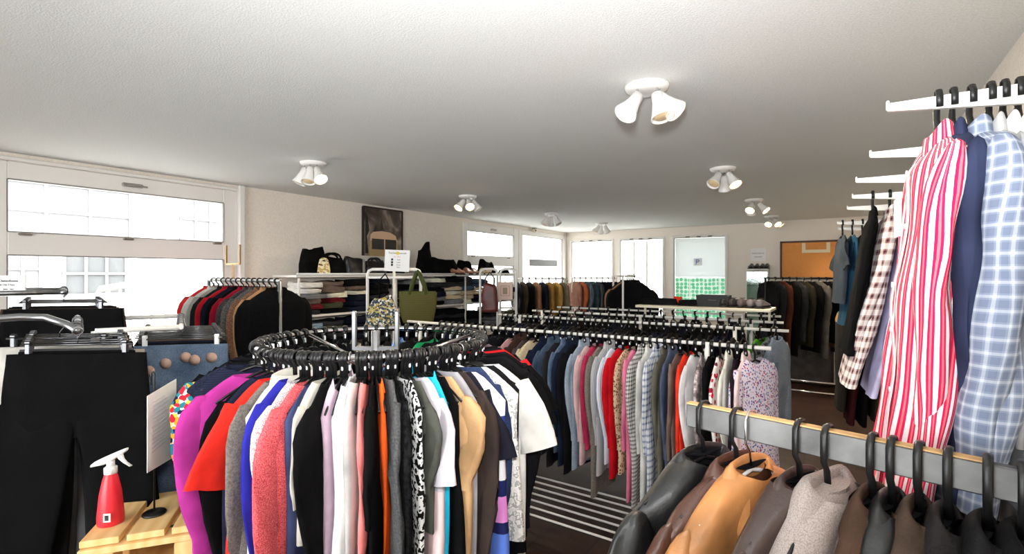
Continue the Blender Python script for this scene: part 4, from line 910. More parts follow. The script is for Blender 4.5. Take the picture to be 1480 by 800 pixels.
STK = [   # px column, shelf, colours from the bottom up
 (440, 1, ['charcoal', 'burgundy', 'taupe brown', 'grey', 'white', 'white']), (474, 1, ['black', 'olive', 'burgundy', 'cream', 'taupe brown', 'taupe brown']), (506, 1, ['dark navy', 'dark navy', 'dark navy', 'cream', 'taupe brown', 'black']),
 (538, 1, ['black', 'dark navy', 'charcoal', 'black', 'black', 'dark navy']), (590, 1, ['charcoal', 'black', 'dark navy', 'charcoal', 'black', 'grey']), (624, 1, ['black', 'grey', 'dark navy', 'black', 'charcoal', 'cream']), (647, 1, ['grey', 'beige', 'cream', 'beige', 'charcoal', 'black', 'black']), (665, 1, ['cream', 'beige', 'beige', 'steel blue', 'charcoal', 'charcoal']),
 (684, 1, ['black', 'dark navy', 'beige', 'beige', 'steel blue', 'steel blue']), (712, 1, ['black', 'charcoal', 'burgundy']), (733, 1, ['black', 'grey', 'dark navy']),
 (440, 2, ['grey', 'charcoal', 'olive', 'black', 'black', 'pale blue']), (474, 2, ['black', 'dark navy', 'black', 'charcoal', 'olive', 'charcoal']), (506, 2, ['steel blue', 'charcoal', 'dark navy', 'black', 'dark navy', 'dark navy']), (538, 2, ['black', 'charcoal', 'black', 'dark navy', 'black', 'steel blue']), (590, 2, ['black', 'black', 'charcoal', 'dark navy', 'black', 'black']), (624, 2, ['charcoal', 'black', 'dark navy', 'black', 'charcoal', 'black']), (652, 2, ['black', 'charcoal', 'black', 'black', 'charcoal', 'black']), (678, 2, ['black', 'black', 'charcoal', 'black', 'black']), (704, 2, ['charcoal', 'grey', 'grey', 'charcoal', 'grey']), (730, 2, ['black', 'charcoal', 'black', 'olive'])]
WORDS = ['lowest', 'second from the bottom', 'third from the bottom', 'fourth from the bottom', 'fifth from the bottom', 'sixth from the bottom', 'topmost']
STW = ['first', 'second', 'third', 'fourth', 'fifth', 'sixth', 'seventh', 'eighth', 'ninth', 'tenth', 'eleventh']
cnt = {1: 0, 2: 0}
for px, sh, cols in STK:
    q = shelf_at(px, SZ[sh], .17); z = q.z + .001; sw_ = STW[cnt[sh]]; cnt[sh] += 1; rnd = random.Random(px)
    for j, c in enumerate(cols):
        h = rnd.uniform(.045, .062) if j < len(cols) - 1 else rnd.uniform(.05, .075)
        pos = 'topmost' if j == len(cols) - 1 else WORDS[j]
        folded('%s folded garment, %s of the %s stack on the %s shelf' % (c, pos, sw_, 'middle' if sh == 1 else 'lower'), FV[c], (q.x + rnd.uniform(-.01, .04), q.y + rnd.uniform(-.02, .02), z), PI / 2 * 3 + rnd.uniform(-.4, .4),
               sx=rnd.uniform(.26, .31) if px < 640 else rnd.uniform(.3, .36), sy=.32, h=h, seed=px + j, droop=.0)
        z += h * 1.0 + .006
def bag(name, label, mat, loc, rz, w, d, h, top=.8, handle=None, hmat=None, seed=1, sag=.03, n=28, flapmat=None, spike=0.):
    o = empty(name, loc, rz); rs = []
    for i in range(11):
        t = i / 10; k = 1 + .10 * math.sin(PI * t) - (1 - top) * t; r = []
        for q in range(n):
            a = 2 * PI * q / n; x = w / 2 * k * npow(math.cos(a), .6); y = d / 2 * (1 - .55 * t) * npow(math.sin(a), .7)
            nn = noise.noise(Vector((x * 11 + seed, y * 11, t * 3 + seed)))
            r.append((x + nn * sag * .5, y + nn * sag * .6, max(.001, h * t * (1 + (noise.noise(Vector((x * 8, seed, 1.5))) * sag * 6 + spike * x / w) * (t > .4)) )))
        rs.append(r)
    rs.append([(x * .9, y * .3, z - .01) for x, y, z in rs[-1]])
    MB().loft(rs).build('body', mat, o, smooth=True)
    if handle:
        hw, hh = handle
        for s in (-1, 1):
            pts = [(hw * math.cos(a), s * d * .14, h * .92 + hh * math.sin(a)) for a in [PI * i / 10 for i in range(11)]]
            MB().tube(pts, .008, 6, flat=1.6).build('handle', hmat or mat, o, smooth=True)
    return tag(o, label, 'bag')
BKL = fabric('leather', (18, 18, 19)); BKM = fabric('plain', (14, 14, 14))
def sbag(px, lab, w, h, mat=BKM, back=.2, rzx=0., **k):
    q = shelf_at(px, SZ[0] + .001, back); return bag('handbag', lab, mat, q, PI / 2 * 3 + rzx, w, k.pop('d', .2), h, **k)
sbag(452, 'tall slouchy black bag at the poster side end of the shelf top', .28, .30, seed=3, sag=.05, spike=-.3)
q = shelf_at(468, SZ[0] + .001, .05); bag('clutch_bag', 'small gold patterned purse in front of the tall black bag', fabric('camo', (190, 164, 104), (236, 226, 190), (120, 92, 60), s=1.5), q, PI * 1.5, .14, .06, .15, seed=8, handle=(.04, .03))
sbag(480, 'dull black shoulder bag beside the gold patterned purse', .30, .20, seed=5, sag=.04, handle=(.09, .05))
sbag(512, 'dark grey black bag with a silver side strap', .30, .20, BKL, seed=12, sag=.03)
MB().box((-.05, .105, .1), (.03, .01, .15), 0, .003).build('strap', solid('grey_strap', (130, 130, 128), .4), C.objects['handbag.002'])
sbag(541, 'black leather handbag under the van poster', .30, .17, BKL, seed=21, sag=.03, handle=(.07, .04))
sbag(572, 'black upright document bag behind the paper price sign', .26, .27, BKM, seed=25, sag=.01, d=.12)
sbag(613, 'black tall boot bag leaning beside the poster wall gap', .24, .38, seed=31, sag=.05, spike=-.6, rzx=.2)
sbag(640, 'large black soft travel bag on the shelf top', .55, .22, seed=37, sag=.03, d=.24)
sbag(671, 'black bag behind the tan ankle shoes', .30, .20, seed=41, back=.3)
sbag(703, 'black bag with a pointed corner near the transom window', .36, .21, seed=44, sag=.06, spike=.5)
sbag(728, 'flat black pouch at the far window end of the shelf top', .2, .08, seed=49)
for i, (px, c, w) in enumerate(((654, (170, 116, 90), 'first'), (663, (186, 122, 92), 'second'), (676, (190, 118, 88), 'third'), (686, (176, 120, 92), 'fourth'), (697, (206, 180, 140), 'fifth'), (706, (196, 170, 128), 'sixth'))):
    q = shelf_at(px, SZ[0] + .001, .10); shoe('%s shoe, %s of the tan row on the shelf top' % ('tan brown' if i < 4 else 'pale sand', w), c, q, math.radians(-20 - 8 * i), 1.25)
# poster of an old van in mist
a, b = PV(525, 298, LW + .02), PV(581, 303, LW + .02); b2 = PV(525, 369, LW + .02)
def poster_mat(u0, u1, z0, z1):
    m, nt, bs = base_mat('misty_photo_print', .35, 0, None, .3)
    t = nd(nt, 'ShaderNodeTexNoise', Scale=2.6, Detail=6.0, Distortion=1.2); nt.links.new(objco(nt), t.inputs['Vector'])
    nt.links.new(ramp(nt, t.outputs['Fac'], [(.32, (34, 28, 26)), (.48, (92, 80, 72)), (.62, (168, 152, 136)), (.75, (92, 82, 76))]), bs.inputs['Base Color']); return m
pu0, pu1 = a.y, b.y; pz1 = a.z; pz0 = b2.z; pcx = (pu0 + pu1) / 2; pw = pu1 - pu0; phh = pz1 - pz0
o = empty('poster', (LW + .012, pcx, (pz0 + pz1) / 2), PI / 2)
MB().box((0, 0, 0), (pw, .022, phh), 0, .002).build('print', poster_mat(0, 0, 0, 0), o)
e = .02; f = MB()
for x, z, w, h in ((-pw / 2, 0, e, phh), (pw / 2, 0, e, phh), (0, phh / 2, pw, e)): f.box((x, -.004, z), (w, .03, h))
f.build('frame', solid('poster_edge', (34, 26, 24), .4), o)
VAN = solid('van_cream', (214, 178, 146), .6); VB = solid('van_ochre', (172, 146, 100), .6); VG = solid('van_glass', (34, 38, 36), .3)
def flat(pts, mat, nm, y=-.0125): MB().slab([(x * pw, y, z * phh) for x, z in pts], (0, -1, 0), .0012).build(nm, mat, o)
flat([(-.34, -.18), (-.33, -.06), (-.26, .0), (-.05, .03), (.18, .01), (.32, -.05), (.36, -.18)], VAN, 'van_roof')
flat([(-.36, -.5), (-.35, -.18), (.37, -.18), (.39, -.5)], VB, 'van_body', -.0124)
flat([(-.30, -.36), (-.30, -.14), (.33, -.14), (.33, -.36)], VG, 'van_windscreen', -.0138)
flat([(.01, -.36), (.01, -.14), (.035, -.14), (.035, -.36)], VAN, 'van_pillar', -.0150)
flat([(-.46, -.45), (-.46, .42), (-.40, .3), (-.36, .02), (-.42, -.1), (-.38, -.45)], solid('poster_tree', (30, 34, 28), .6), 'dark_tree', -.0122)
flat([(-.10, .03), (-.06, .3), (0, .06)], solid('poster_fir', (52, 44, 38), .6), 'fir_tree', -.0122); flat([(-.26, .0), (-.2, .16), (-.15, .02)], MC['poster_fir'], 'fir_tree', -.0122)
tag(o, 'framed photo print of an old cream van in misty trees on the wall', 'poster')
# ------------------------------------------------------------------ white tube display frames with bags and signs
def arch(label, x0, x1, ytop, Z, mid=True, r=.015, bars=()):
    a, b = P(x0, ytop, Z), P(x1, ytop, Z); w = (b - a).length; top = a.z; an = math.atan2(b.y - a.y, b.x - a.x); c = (a + b) / 2
    o = empty('display_frame', (c.x, c.y, 0), an); k = .05
    MB().tube([(-w / 2, 0, 0), (-w / 2, 0, top - k), (-w / 2 + .3 * k, 0, top - .3 * k), (-w / 2 + k, 0, top), (w / 2 - k, 0, top), (w / 2 - .3 * k, 0, top - .3 * k), (w / 2, 0, top - k), (w / 2, 0, 0)], r, 10).build('arch_tube', M_WHITE, o, smooth=True)
    if mid: MB().tube([(0, 0, 0), (0, 0, top)], r * .9, 10).build('post', M_WHITE, o, smooth=True)
    for z in bars: MB().tube([(-w / 2, 0, z), (w / 2, 0, z)], r * .8, 8).build('cross_bar', M_WHITE, o, smooth=True)
    for s in (-1, 1): MB().tube([(s * w / 2, -.18, .012), (s * w / 2, .18, .012)], r, 8).build('foot', M_WHITE, o, smooth=True)
    return tag(o, label, 'display frame'), c, an, top
ZF = 4.9
fr, fc, fa, ft = arch('white arched tube frame carrying the olive tote and flowered bag', 531, 608, 389, ZF, True, bars=(1.66,))
arch('narrow white arched frame carrying the dark red handbag', 694, 719, 388.5, 6.1, False, bars=(1.25,))
fr2 = arch('narrow white arched frame carrying the pink framed sign', 723, 746, 388.5, 6.1, False, bars=(1.28,))
def sign(label, x0, y0, x1, y1, Z, lines, name='paper_sign', mat=M_PAPER, tilt=0.):
    a, b = P(x0, y0, Z), P(x1, y1, Z); c = (a + b) / 2; w = (Vector((b.x - a.x, b.y - a.y, 0))).length; h = a.z - b.z
    o = MB().box((0, 0, 0), (w, .004, h)).build(name, mat, None, c, YAW, rot=(0, tilt, YAW)); tag(o, label, 'sign')
    for tt, s, xx, zz, m in lines: text(tt, s * h, m, o, (xx * w, -.003, zz * h), (PI / 2, 0, 0), 'LEFT' if xx < -.02 else 'CENTER')
    return o, w, h
INKB = solid('sign_black', (24, 24, 26), .8); INKY = solid('sign_yellow', (226, 190, 60), .8); INKO = solid('sign_orange', (206, 120, 90), .8)
sg, sw1, sh1 = sign('white paper price sign fixed to the arched frame in front of the poster', 556, 361, 592, 392, ZF - .06,
     [('Taschen   Auswahl', .11, 0, .32, INKB), ('ab 1 bis 5', .08, 0, .16, INKO), ('Stoff', .075, .06, .02, INK_ := M_INK), ('Leder', .075, .06, -.1, M_INK), ('Gross', .075, .06, -.22, M_INK), ('Klein', .075, .06, -.33, M_INK)], tilt=.04)
MB().lathe([(.001, 0), (.016, 0), (.016, .002), (.001, .002)], (.003, -.002, sh1 * .35), 14, (0, -1, 0)).build('yellow_dot', INKY, sg)
for zz in (.05, -.08, -.2): MB().box((-sw1 * .2, -.003, sh1 * zz), (.018, .002, .02)).build('bullet_mark', INKB, sg)
OL = fabric('hstripe', (76, 71, 38), (92, 87, 50), s=30)
q = P(604, 466, ZF - .14)
tb = bag('tote_bag', 'olive green woven tote bag hanging on the white arched frame', OL, q, YAW, .28, .13, .29, top=1.30, seed=51, sag=.006)
MB().loft([[(.17 * npow(math.cos(a), .6), .035 * npow(math.sin(a), .7), z) for a in [2 * PI * i / 24 for i in range(24)]] for z in (.27, .3)], False, False).build('rim', fabric('plain', (84, 88, 46)), tb, smooth=True)
for s in (-1, 1):
    yy = s * .03
    MB().tube([(-.075, yy, .27), (-.055, yy, .36), (-.015, yy * .8, .47), (0, yy * .6 + .0, .492), (.015, yy * .8, .47), (.06, yy, .36), (.085, yy, .27)], .009, 8, flat=1.8).build('handle', fabric('plain', (74, 80, 44)), tb, smooth=True)
FB = fabric('floral', (226, 222, 206), (196, 170, 84), (60, 74, 90), (90, 106, 112), (240, 238, 230), (70, 72, 76), (206, 190, 120), s=2.0)
q = P(553, 474, ZF - .14)
fb = bag('drawstring_bag', 'flowered cloth bag gathered at the top on the white arched frame', FB, q, YAW, .36, .14, .30, top=.42, seed=57, sag=.03)
MB().tube([(-.03, .0, .28), (-.05, .05, .45), (0, .1, .52), (.05, .05, .45), (.03, .0, .28)], .008, 6).build('cord', BKM, fb, smooth=True)
q = P(708, 450, 6.0)
rb = bag('handbag', 'dark red leather handbag on the narrow white frame', fabric('leather', (92, 34, 30)), q, YAW, .20, .1, .33, top=.72, seed=63, sag=.02)
for s in (-1, 1): MB().tube([(-.05, s * .02, .31), (-.055, s * .02, .40), (0, s * .015 , .475), (.055, s * .02, .40), (.05, s * .02, .31)], .009, 6).build('handle', fabric('leather', (70, 58, 48)), rb, smooth=True)
sg, a_, b_ = sign('small pinkish framed sign hanging on the narrow white frame', 719, 407, 741, 433, 6.05, [], mat=solid('pinkish_card', (214, 188, 176), .7))
f = MB()
for x, z, w, h in ((-a_ * .28, 0, .006, b_ * .55), (a_ * .28, 0, .006, b_ * .55), (0, b_ * .27, a_ * .56, .006), (0, -b_ * .27, a_ * .56, .006)): f.box((x, -.003, z), (w, .003, h))
f.build('printed_border', solid('sign_rose', (168, 120, 112), .7), sg); MB().box((0, -.003, 0), (a_ * .3, .003, b_ * .36), 0, .001).build('printed_bag_picture', solid('sign_olive', (150, 132, 106), .7), sg)
MB().tube([(0, 0, b_ * .5), (0, 0, b_ * .5 + .09)], .004, 6).build('hook', BKM, sg)
# ------------------------------------------------------------------ trousers in front
def trouser_rack(label, tip, l, z, xb0):
    o = empty('trouser_rack', (tip.x, tip.y, 0), math.atan2(ray(tip).y, ray(tip).x) - PI / 2); zz = z
    MB().tube([(xb0, l * .35, zz + .035), (-.16, l * .35, zz + .05), (-.09, l * .33, zz + .045), (-.03, l * .18, zz + .02), (0, 0, zz)], .013, 10).build('waterfall_arm', M_STEEL, o, smooth=True)
    MB().tube([(0, 0, zz), (0, l, zz + .02)], .011, 8).build('rail', M_STEEL, o, smooth=True)
    MB().tube([(xb0, l * .35, 0), (xb0, l * .35, zz + .035)], .016, 10).build('post', M_STEEL, o, smooth=True)
    MB().tube([(xb0 - .3, l * .35, .015), (xb0 + .3, l * .35, .015)], .015, 8).build('foot', M_STEEL, o, smooth=True)
    sp = [(.016 * math.cos(i * .9), .004 * i - .02, zz + .016 * math.sin(i * .9)) for i in range(40)]
    MB().tube(sp, .0022, 5).build('spring_stop', M_STEEL, o, smooth=True)
    return tag(o, label, 'clothes rack')
ZT = 1.92
tip = P(112, 478, ZT - .1); fwd = Vector((-SN, CS, 0)); ray = lambda p: Vector((p.x, p.y, 0)).normalized()
trouser_rack('chrome waterfall rack holding the wide black trousers in front', tip, .45, tip.z, -.55)
TS = [('wide black cropped trousers, frontmost on the chrome waterfall rack', (9, 9, 10), G(w=.235, L=.80, th=.022, spread=.07, hemw=.10, crotch=.31, flare=1.1)), ('black slim trousers directly behind the wide black ones', (15, 15, 16), G(w=.20, L=1.0, spread=.02)),
      ('dark grey trousers showing between the wide black legs', (70, 70, 71), G(w=.20, L=1.0, spread=-.03, hemw=.09)), ('light grey trousers showing beside the wide black trouser leg', (176, 172, 164), G(w=.215, L=.98, spread=.03, hemw=.11)),
      ('mid grey trousers fifth on the chrome waterfall rack', (118, 117, 115), G(w=.2, L=1.02, spread=-.05)), ('black trousers last on the chrome waterfall rack', (12, 12, 13), G(w=.21, L=.95))]
for i, (d, c, kw) in enumerate(TS):
    q = tip + ray(tip) * (.035 + .055 * i) + Vector((0, 0, .002 + .0025 * i)); rz = YAW + .12
    if i == 3: q = q - Vector((CS, SN, 0)) * .07
    trousers(d, fabric('plain', c), q, rz, None, seed=900 + i, **{**G(th=.019), **kw})
    hanger('clip', q, rz, 'chrome clip hanger on the waterfall rack', 'clip hangers on the waterfall rack')
ZT2 = 2.5
q0 = P(92, 421, ZT2)
o = empty('trouser_rack', (q0.x, q0.y, 0), math.atan2(ray(q0).y, ray(q0).x) - PI / 2)
MB().tube([(0, -.12, q0.z), (0, .5, q0.z)], .012, 10).build('rail', M_STEEL, o, smooth=True)
for yy in (-.1, .48):
    MB().tube([(0, yy, q0.z), (-.42, yy, q0.z)], .012, 10).build('arm', M_STEEL, o, smooth=True); MB().tube([(-.42, yy, q0.z), (-.42, yy, 0)], .014, 10).build('post', M_STEEL, o, smooth=True)
MB().tube([(-.42, -.25, .015), (-.42, .6, .015)], .014, 8).build('foot', M_STEEL, o, smooth=True)
tag(o, 'chrome trouser rack behind the waterfall rack, close to the street window', 'clothes rack')
for i in range(6):
    q = q0 + ray(q0) * (-.02 + .07 * i); rz = YAW + .2
    trousers(('black', 'dark brown', 'black velvet', 'charcoal', 'deep black', 'dark grey')[i] + ' trousers on the rack close to the street window, %s from the front' % STW[i], fabric('plain', ((11, 11, 12), (62, 50, 44), (13, 12, 13), (36, 36, 38), (9, 9, 9), (44, 44, 46))[i]), q, rz, None, seed=920 + i, w=(.255, .27, .25, .24, .25, .24)[i], L=1.0, th=.026)
    hanger('clip', q, rz, 'chrome clip hanger on the rack close to the street window', 'clip hangers on the street window rack')
sign('white paper sign for ladies trousers on the rack by the street window', -22, 398, 37, 428, ZT2 - .1, [('Damenhosen', .17, .1, .2, INKB), ('ab 2 bis 4 Euro', .12, .06, .02, M_INK), ('Jeans    kurz', .1, .1, -.18, M_INK), ('Stoff    lang', .1, .1, -.32, M_INK)])
# jeans and the trouser row behind them
ZJ = 2.35; q0 = P(262, 469, ZJ)
jr = math.atan2(ray(q0).y, ray(q0).x) - PI / 2; o = empty('trouser_rack', (q0.x, q0.y, 0), jr)
MB().tube([(0, -.15, q0.z), (0, .62, q0.z)], .009, 10).build('rail', M_WHITE, o, smooth=True)
for yy in (-.12, .6):
    MB().tube([(0, yy, q0.z), (-.3, yy, q0.z)], .012, 10).build('arm', M_WHITE, o, smooth=True); MB().tube([(-.3, yy, q0.z), (-.3, yy, 0)], .014, 10).build('post', M_WHITE, o, smooth=True)
MB().tube([(-.3, -.3, .015), (-.3, .7, .015)], .014, 8).build('foot', M_WHITE, o, smooth=True)
tag(o, 'white trouser rack with patched jeans at its end', 'clothes rack')
jd2 = ray(q0); DJ = fabric('denim', (70, 88, 112), (118, 136, 156))
for i in range(9):
    q = q0 + jd2 * (-.1 + .078 * i); rz = YAW + .22
    c = [None, (16, 16, 18), (30, 34, 48), (90, 76, 66), (40, 40, 42), (20, 20, 22), (112, 104, 94), (28, 34, 50), (14, 14, 14)][i]
    d = 'blue jeans with round beige patches at the end of the white rack' if i == 0 else ['', 'black', 'dark blue', 'brown', 'charcoal', 'dark grey', 'khaki beige', 'navy', 'jet black'][i] + ' trousers behind the patched jeans, %s in the row' % STW[i]
    t = trousers(d, DJ if i == 0 else fabric('plain', c), q, rz, None, seed=940 + i, w=.192, L=1.0, th=.024, name='jeans' if i == 0 else 'trousers', z0=-.085, flare=1.06)
    if i == 0:
        PM = fabric('suede', (188, 158, 142))
        for x, z in ((-.115, -.17), (-.05, -.14), (.03, -.115), (.065, -.128), (.135, -.12)):
            MB().lathe([(.001, 0), (.022, .001), (.024, .003), (.001, .004)], (x, -.030, z - .02), 16, (0, -1, -.02)).build('patch', PM, t, smooth=True)
        MB().box((-.16, -.022, -.108), (.045, .003, .03)).build('waist_label', fabric('plain', (200, 186, 170)), t)
    hanger('clipw' if i == 0 else 'clip', q, rz, 'white clip hanger holding the patched jeans' if i == 0 else 'chrome clip hanger behind the patched jeans', None if i == 0 else 'clip hangers behind the patched jeans')
# ------------------------------------------------------------------ pallet table, spray bottle, paper stand
TZ = .85
def TP(px, py): return P(px, py, (CAMZ - TZ) * F / (py - HZ))
c0, c1 = TP(171, 721), TP(116, 781); pd = (c1 - c0); pd.z = 0; plen = pd.length; pdn = pd.normalized(); side = Vector((-pdn.y, pdn.x, 0))
if side.dot(Vector((CS, SN, 0))) < 0: side = -side
pa = math.atan2(side.y, side.x)
o = empty('pallet_table', c0, pa); o.location.z = 0
M_PINE = None
def pine():
    m, nt, b = base_mat('pine_board', .55, 0, None, .25)
    w = nd(nt, 'ShaderNodeTexWave', wave_type='BANDS', bands_direction='X', Scale=7.0, Distortion=5.0, Detail=3.0); w.inputs['Detail Scale'].default_value = 1.2
    mp = nd(nt, 'ShaderNodeMapping'); mp.inputs['Scale'].default_value = (1, .12, 1); nt.links.new(objco(nt), mp.inputs['Vector']); nt.links.new(mp.outputs[0], w.inputs['Vector'])
    nt.links.new(ramp(nt, w.outputs['Fac'], [(0, (222, 182, 120)), (1, (234, 198, 140))]), b.inputs['Base Color']); return m
M_PINE = pine(); pw_ = .105; gp = .02; sgn = 1 if (Vector((-math.sin(pa), math.cos(pa), 0)).dot(pdn)) > 0 else -1
for i in range(3): MB().box((pw_ / 2 + i * (pw_ + gp), sgn * plen / 2, TZ - .011), (pw_, plen + .02, .022), 0, .002).build('plank', M_PINE, o)
W_ = 3 * pw_ + 2 * gp
for yy in (.05, .5, .95):
    MB().box((W_ / 2, sgn * plen * yy, TZ - .034), (W_, .08, .02), 0, .002).build('cross_board', M_PINE, o)
    for x in (.05, W_ - .05): MB().box((x, sgn * plen * yy, TZ - .1), (.09, .08, .11), 0, .002).build('block', M_PINE, o)
MB().box((W_ / 2, sgn * plen / 2, TZ - .166), (W_, plen + .02, .02), 0, .002).build('base_board', M_PINE, o)
for x in (.04, W_ - .04):
    for yy in (.06, .94): MB().box((x, sgn * plen * yy, (TZ - .176) / 2), (.06, .06, TZ - .176), 0, .003).build('leg', M_PINE, o)
tag(o, 'small table of pale pine pallet boards under the red spray bottle', 'table')
q = TP(160, 755); o = empty('spray_bottle', (q.x, q.y, TZ), YAW)
rp = [(.036, 0), (.038, .004), (.038, .03), (.032, .1), (.023, .15), (.018, .166), (.0165, .172)]
m, nt, b = base_mat('red_plastic', .35, 0, (226, 44, 56), .4)
MB().lathe(rp, n=28).build('bottle', m, o, smooth=True)
MB().box((.014, -.0395, .035), (.022, .003, .028)).build('label_sticker', M_PAPER, o)
MB().box((.014, -.0415, .035), (.012, .001, .018)).build('label_print', M_INK, o)
MB().lathe([(.016, .168), (.019, .170), (.019, .190), (.014, .194)], n=20).build('collar_cap', M_WHITE, o, smooth=True)
sh = MB(); prof = [(-.062, .196, .004, .005), (-.05, .202, .008, .009), (-.02, .212, .012, .014), (.01, .226, .012, .013), (.04, .242, .010, .009), (.052, .249, .008, .006)]
sh.loft([[(x + .15 * hh * math.sin(a), w * math.cos(a), z + hh * math.sin(a)) for a in [2 * PI * i / 12 for i in range(12)]] for x, z, w, hh in prof]); sh.lathe([(.012, .19), (.012, .212)], n=12)
sh.build('spray_head', M_WHITE, o, smooth=True)
MB().loft([[(x + w * math.cos(a), .007 * math.sin(a), z) for a in [2 * PI * i / 10 for i in range(10)]] for x, z, w in ((.028, .232, .012), (.034, .218, .009), (.046, .205, .006), (.064, .192, .004))]).build('trigger', M_WHITE, o, smooth=True)
o.rotation_euler = (0, 0, YAW + .1)
tag(o, 'red spray bottle with a white trigger head on the pine table', 'spray bottle')
q = TP(223, 742); o = empty('sign_stand', (q.x, q.y, TZ), YAW)
MB().lathe([(.036, 0), (.038, .003), (.034, .008), (.008, .011)], n=28).build('base', M_BLKMET, o, smooth=True)
hgt = 1.345 - TZ
MB().tube([(0, 0, .008), (0, 0, hgt), (-.003, 0, hgt + .006), (-.009, 0, hgt + .005), (-.012, 0, hgt - .004), (-.012, 0, hgt - .04), (-.018, 0, hgt - .03)], .0032, 8).build('rod', M_BLKMET, o, smooth=True)
tag(o, 'thin black metal stand with a hook on the pine table', 'stand')
a, b, c, d = P(213, 572, 1.70), P(255, 547, 1.92), P(255, 658, 1.92), P(213, 683, 1.70)
nrm = (b - a).cross(d - a); a, b, c, d = [v_ + Vector((-SN, CS, 0)) * .0 for v_ in (a, b, c, d)]
o = MB().slab([a, b, c, d], nrm, .0015).build('paper_sheet', M_PAPER); tag(o, 'white sheet of handwriting hanging behind the black stand', 'paper sheet')
ll = MB(); ux = (b - a); dz = (d - a); nn = nrm.normalized()
s_ = -1 if nn.dot(Vector((0, 0, CAMZ)) - a) < 0 else 1
for i in range(13):
    t = .12 + .055 * i; p0 = a + ux * .14 + dz * t; p1 = a + ux * (.55 + .25 * ((i * 7 % 5) / 5)) + dz * t
    ll.slab([p0, p1, p1 + dz * .008, p0 + dz * .008], nrm * s_, .002 if s_ > 0 else .001)
ll.build('handwriting_line', solid('faint_ink', (206, 203, 206), .8), o)
# ------------------------------------------------------------------ far racks
def far_rack(u, px0, px1, z, label, items, rail=M_WHITE, grp='', rz=-PI / 2, L=.8, lab='', hl='', posts=(.02, .98)):
    v0, v1 = vat(px0, u), vat(px1, u); long_rack(u, v0, v1, z, label, rail, posts=posts)
    n = len(items)
    for i, (w, c) in enumerate(items):
        v = v0 + .06 + (v1 - v0 - .12) * i / max(1, n - 1)
        garment('coat', 'coat', w + lab, fabric('plain', c), (v, u, z), rz, None, sleeve='long', sl=.55, th=.03, L=L, seed=1000 + int(u * 10) + i, n=20, rows=8, sw=.21)
        hanger('black', (v, u, z), rz, hl, grp)
far_rack(6.9, 742, 818, 1.62, 'white rail of brown and mustard coats in front of the far side window', [('charcoal', (40, 40, 42)), ('dark olive brown', (66, 54, 42)), ('deep black', (16, 16, 16)), ('copper tan', (140, 98, 70)), ('inky navy', (24, 28, 40)), ('mustard', (150, 108, 52)), ('golden yellow', (176, 134, 66)), ('sand', (120, 106, 86))], lab=' coat on the rail in front of the far side window', hl='black clothes hanger on the mustard coat rail', grp='hangers on the mustard coat rail', rz=-PI / 2 + .9)
far_rack(8.0, 826, 892, 1.62, 'white rail of short dark jackets under the first far window', [('rust and grey', (120, 84, 70)), ('burnt orange', (150, 78, 48)), ('slate', (70, 80, 88)), ('dark teal', (40, 54, 60)), ('graphite', (50, 50, 54)), ('black', (18, 18, 18)), ('midnight', (26, 28, 38)), ('raven black', (12, 12, 12))], lab=' jacket on the rail under the first far window', hl='black clothes hanger on the short jacket rail', grp='hangers on the short jacket rail', rz=-PI / 2 + 1.0, L=.7)
# black coats seen face on
qc = P(915, 399, 5.75); rl = empty('coat_stand_rail', (qc.x, qc.y, 0), YAW)
MB().tube([(0, -.08, qc.z), (0, .5, qc.z)], .012, 10).build('rail', M_STEEL, rl, smooth=True)
for yy in (-.06, .48): MB().tube([(-.13, yy, 0), (-.13, yy, qc.z), (0, yy, qc.z)], .012, 8).build('post', M_WHITE, rl, smooth=True)
MB().tube([(-.13, -.2, .02), (-.13, .6, .02)], .014, 8).build('foot', M_WHITE, rl, smooth=True)
tag(rl, 'short rail of large black coats facing the room in front of the middle far window', 'clothes rail')
for i, (w, c) in enumerate((('large black', (15, 15, 16)), ('slightly larger dark green', (30, 34, 30)), ('tan edged', (150, 112, 84)), ('black padded', (20, 20, 22)))):
    q = qc + fwd * (.0 + .1 * i) + Vector((CS, SN, 0)) * .03 * i
    q.z = qc.z; qq = qc + fwd * (.1 * i)
    garment('coat', 'coat', '%s coat on the short rail in front of the middle far window' % w, fabric('plain', c), qq, YAW + PI, None, sleeve='long', sl=.55, th=.028, L=.95, seed=1100 + i, sw=.24 + .008 * i, slw=.075, drop=.13, lean=(-.04 * i, 0), collar='jacket')
    hanger('black', qq, YAW + PI, 'black clothes hanger on the short black coat rail', 'hangers on the short black coat rail')
# things on the cream board of the third rack
UB, ZB = 4.47, 1.421
def onboard(px, off=0.): return Vector((vat(px, UB), UB + off, ZB))
q = onboard(1031, .02)
o = MB().loft([[(x * k, y * k, z) for x, y in ((-.13, -.09), (.13, -.09), (.13, .09), (-.13, .09))] for z, k in ((0, .9), (.095, 1.0), (.095, .94), (.012, .86))]).build('storage_box', solid('black_box', (16, 16, 17), .5), None, q, .05)
MB().box((0, -.087, .055), (.06, .006, .018), 0, .002).build('handle', M_BLKMET, o)
tag(o, 'black open storage box on the cream board below the green patterned window', 'box')
for i, (px, w, d, h, c, l) in enumerate(((945, .22, .14, .05, (16, 16, 17), 'flat black bag at the window end of the cream board'), (964, .2, .15, .06, (24, 24, 26), 'crumpled dark scarf bag next to the red purse on the cream board'), (978, .09, .07, .075, (214, 62, 40), 'small red orange purse on the cream board'),
   (1000, .24, .16, .05, (20, 20, 21), 'black slouchy bag between red purse and black box'))):
    bag('handbag', l, fabric('plain', c), onboard(px, .01 * (i % 3)), .1, w, d, h, seed=1200 + i, sag=.03)
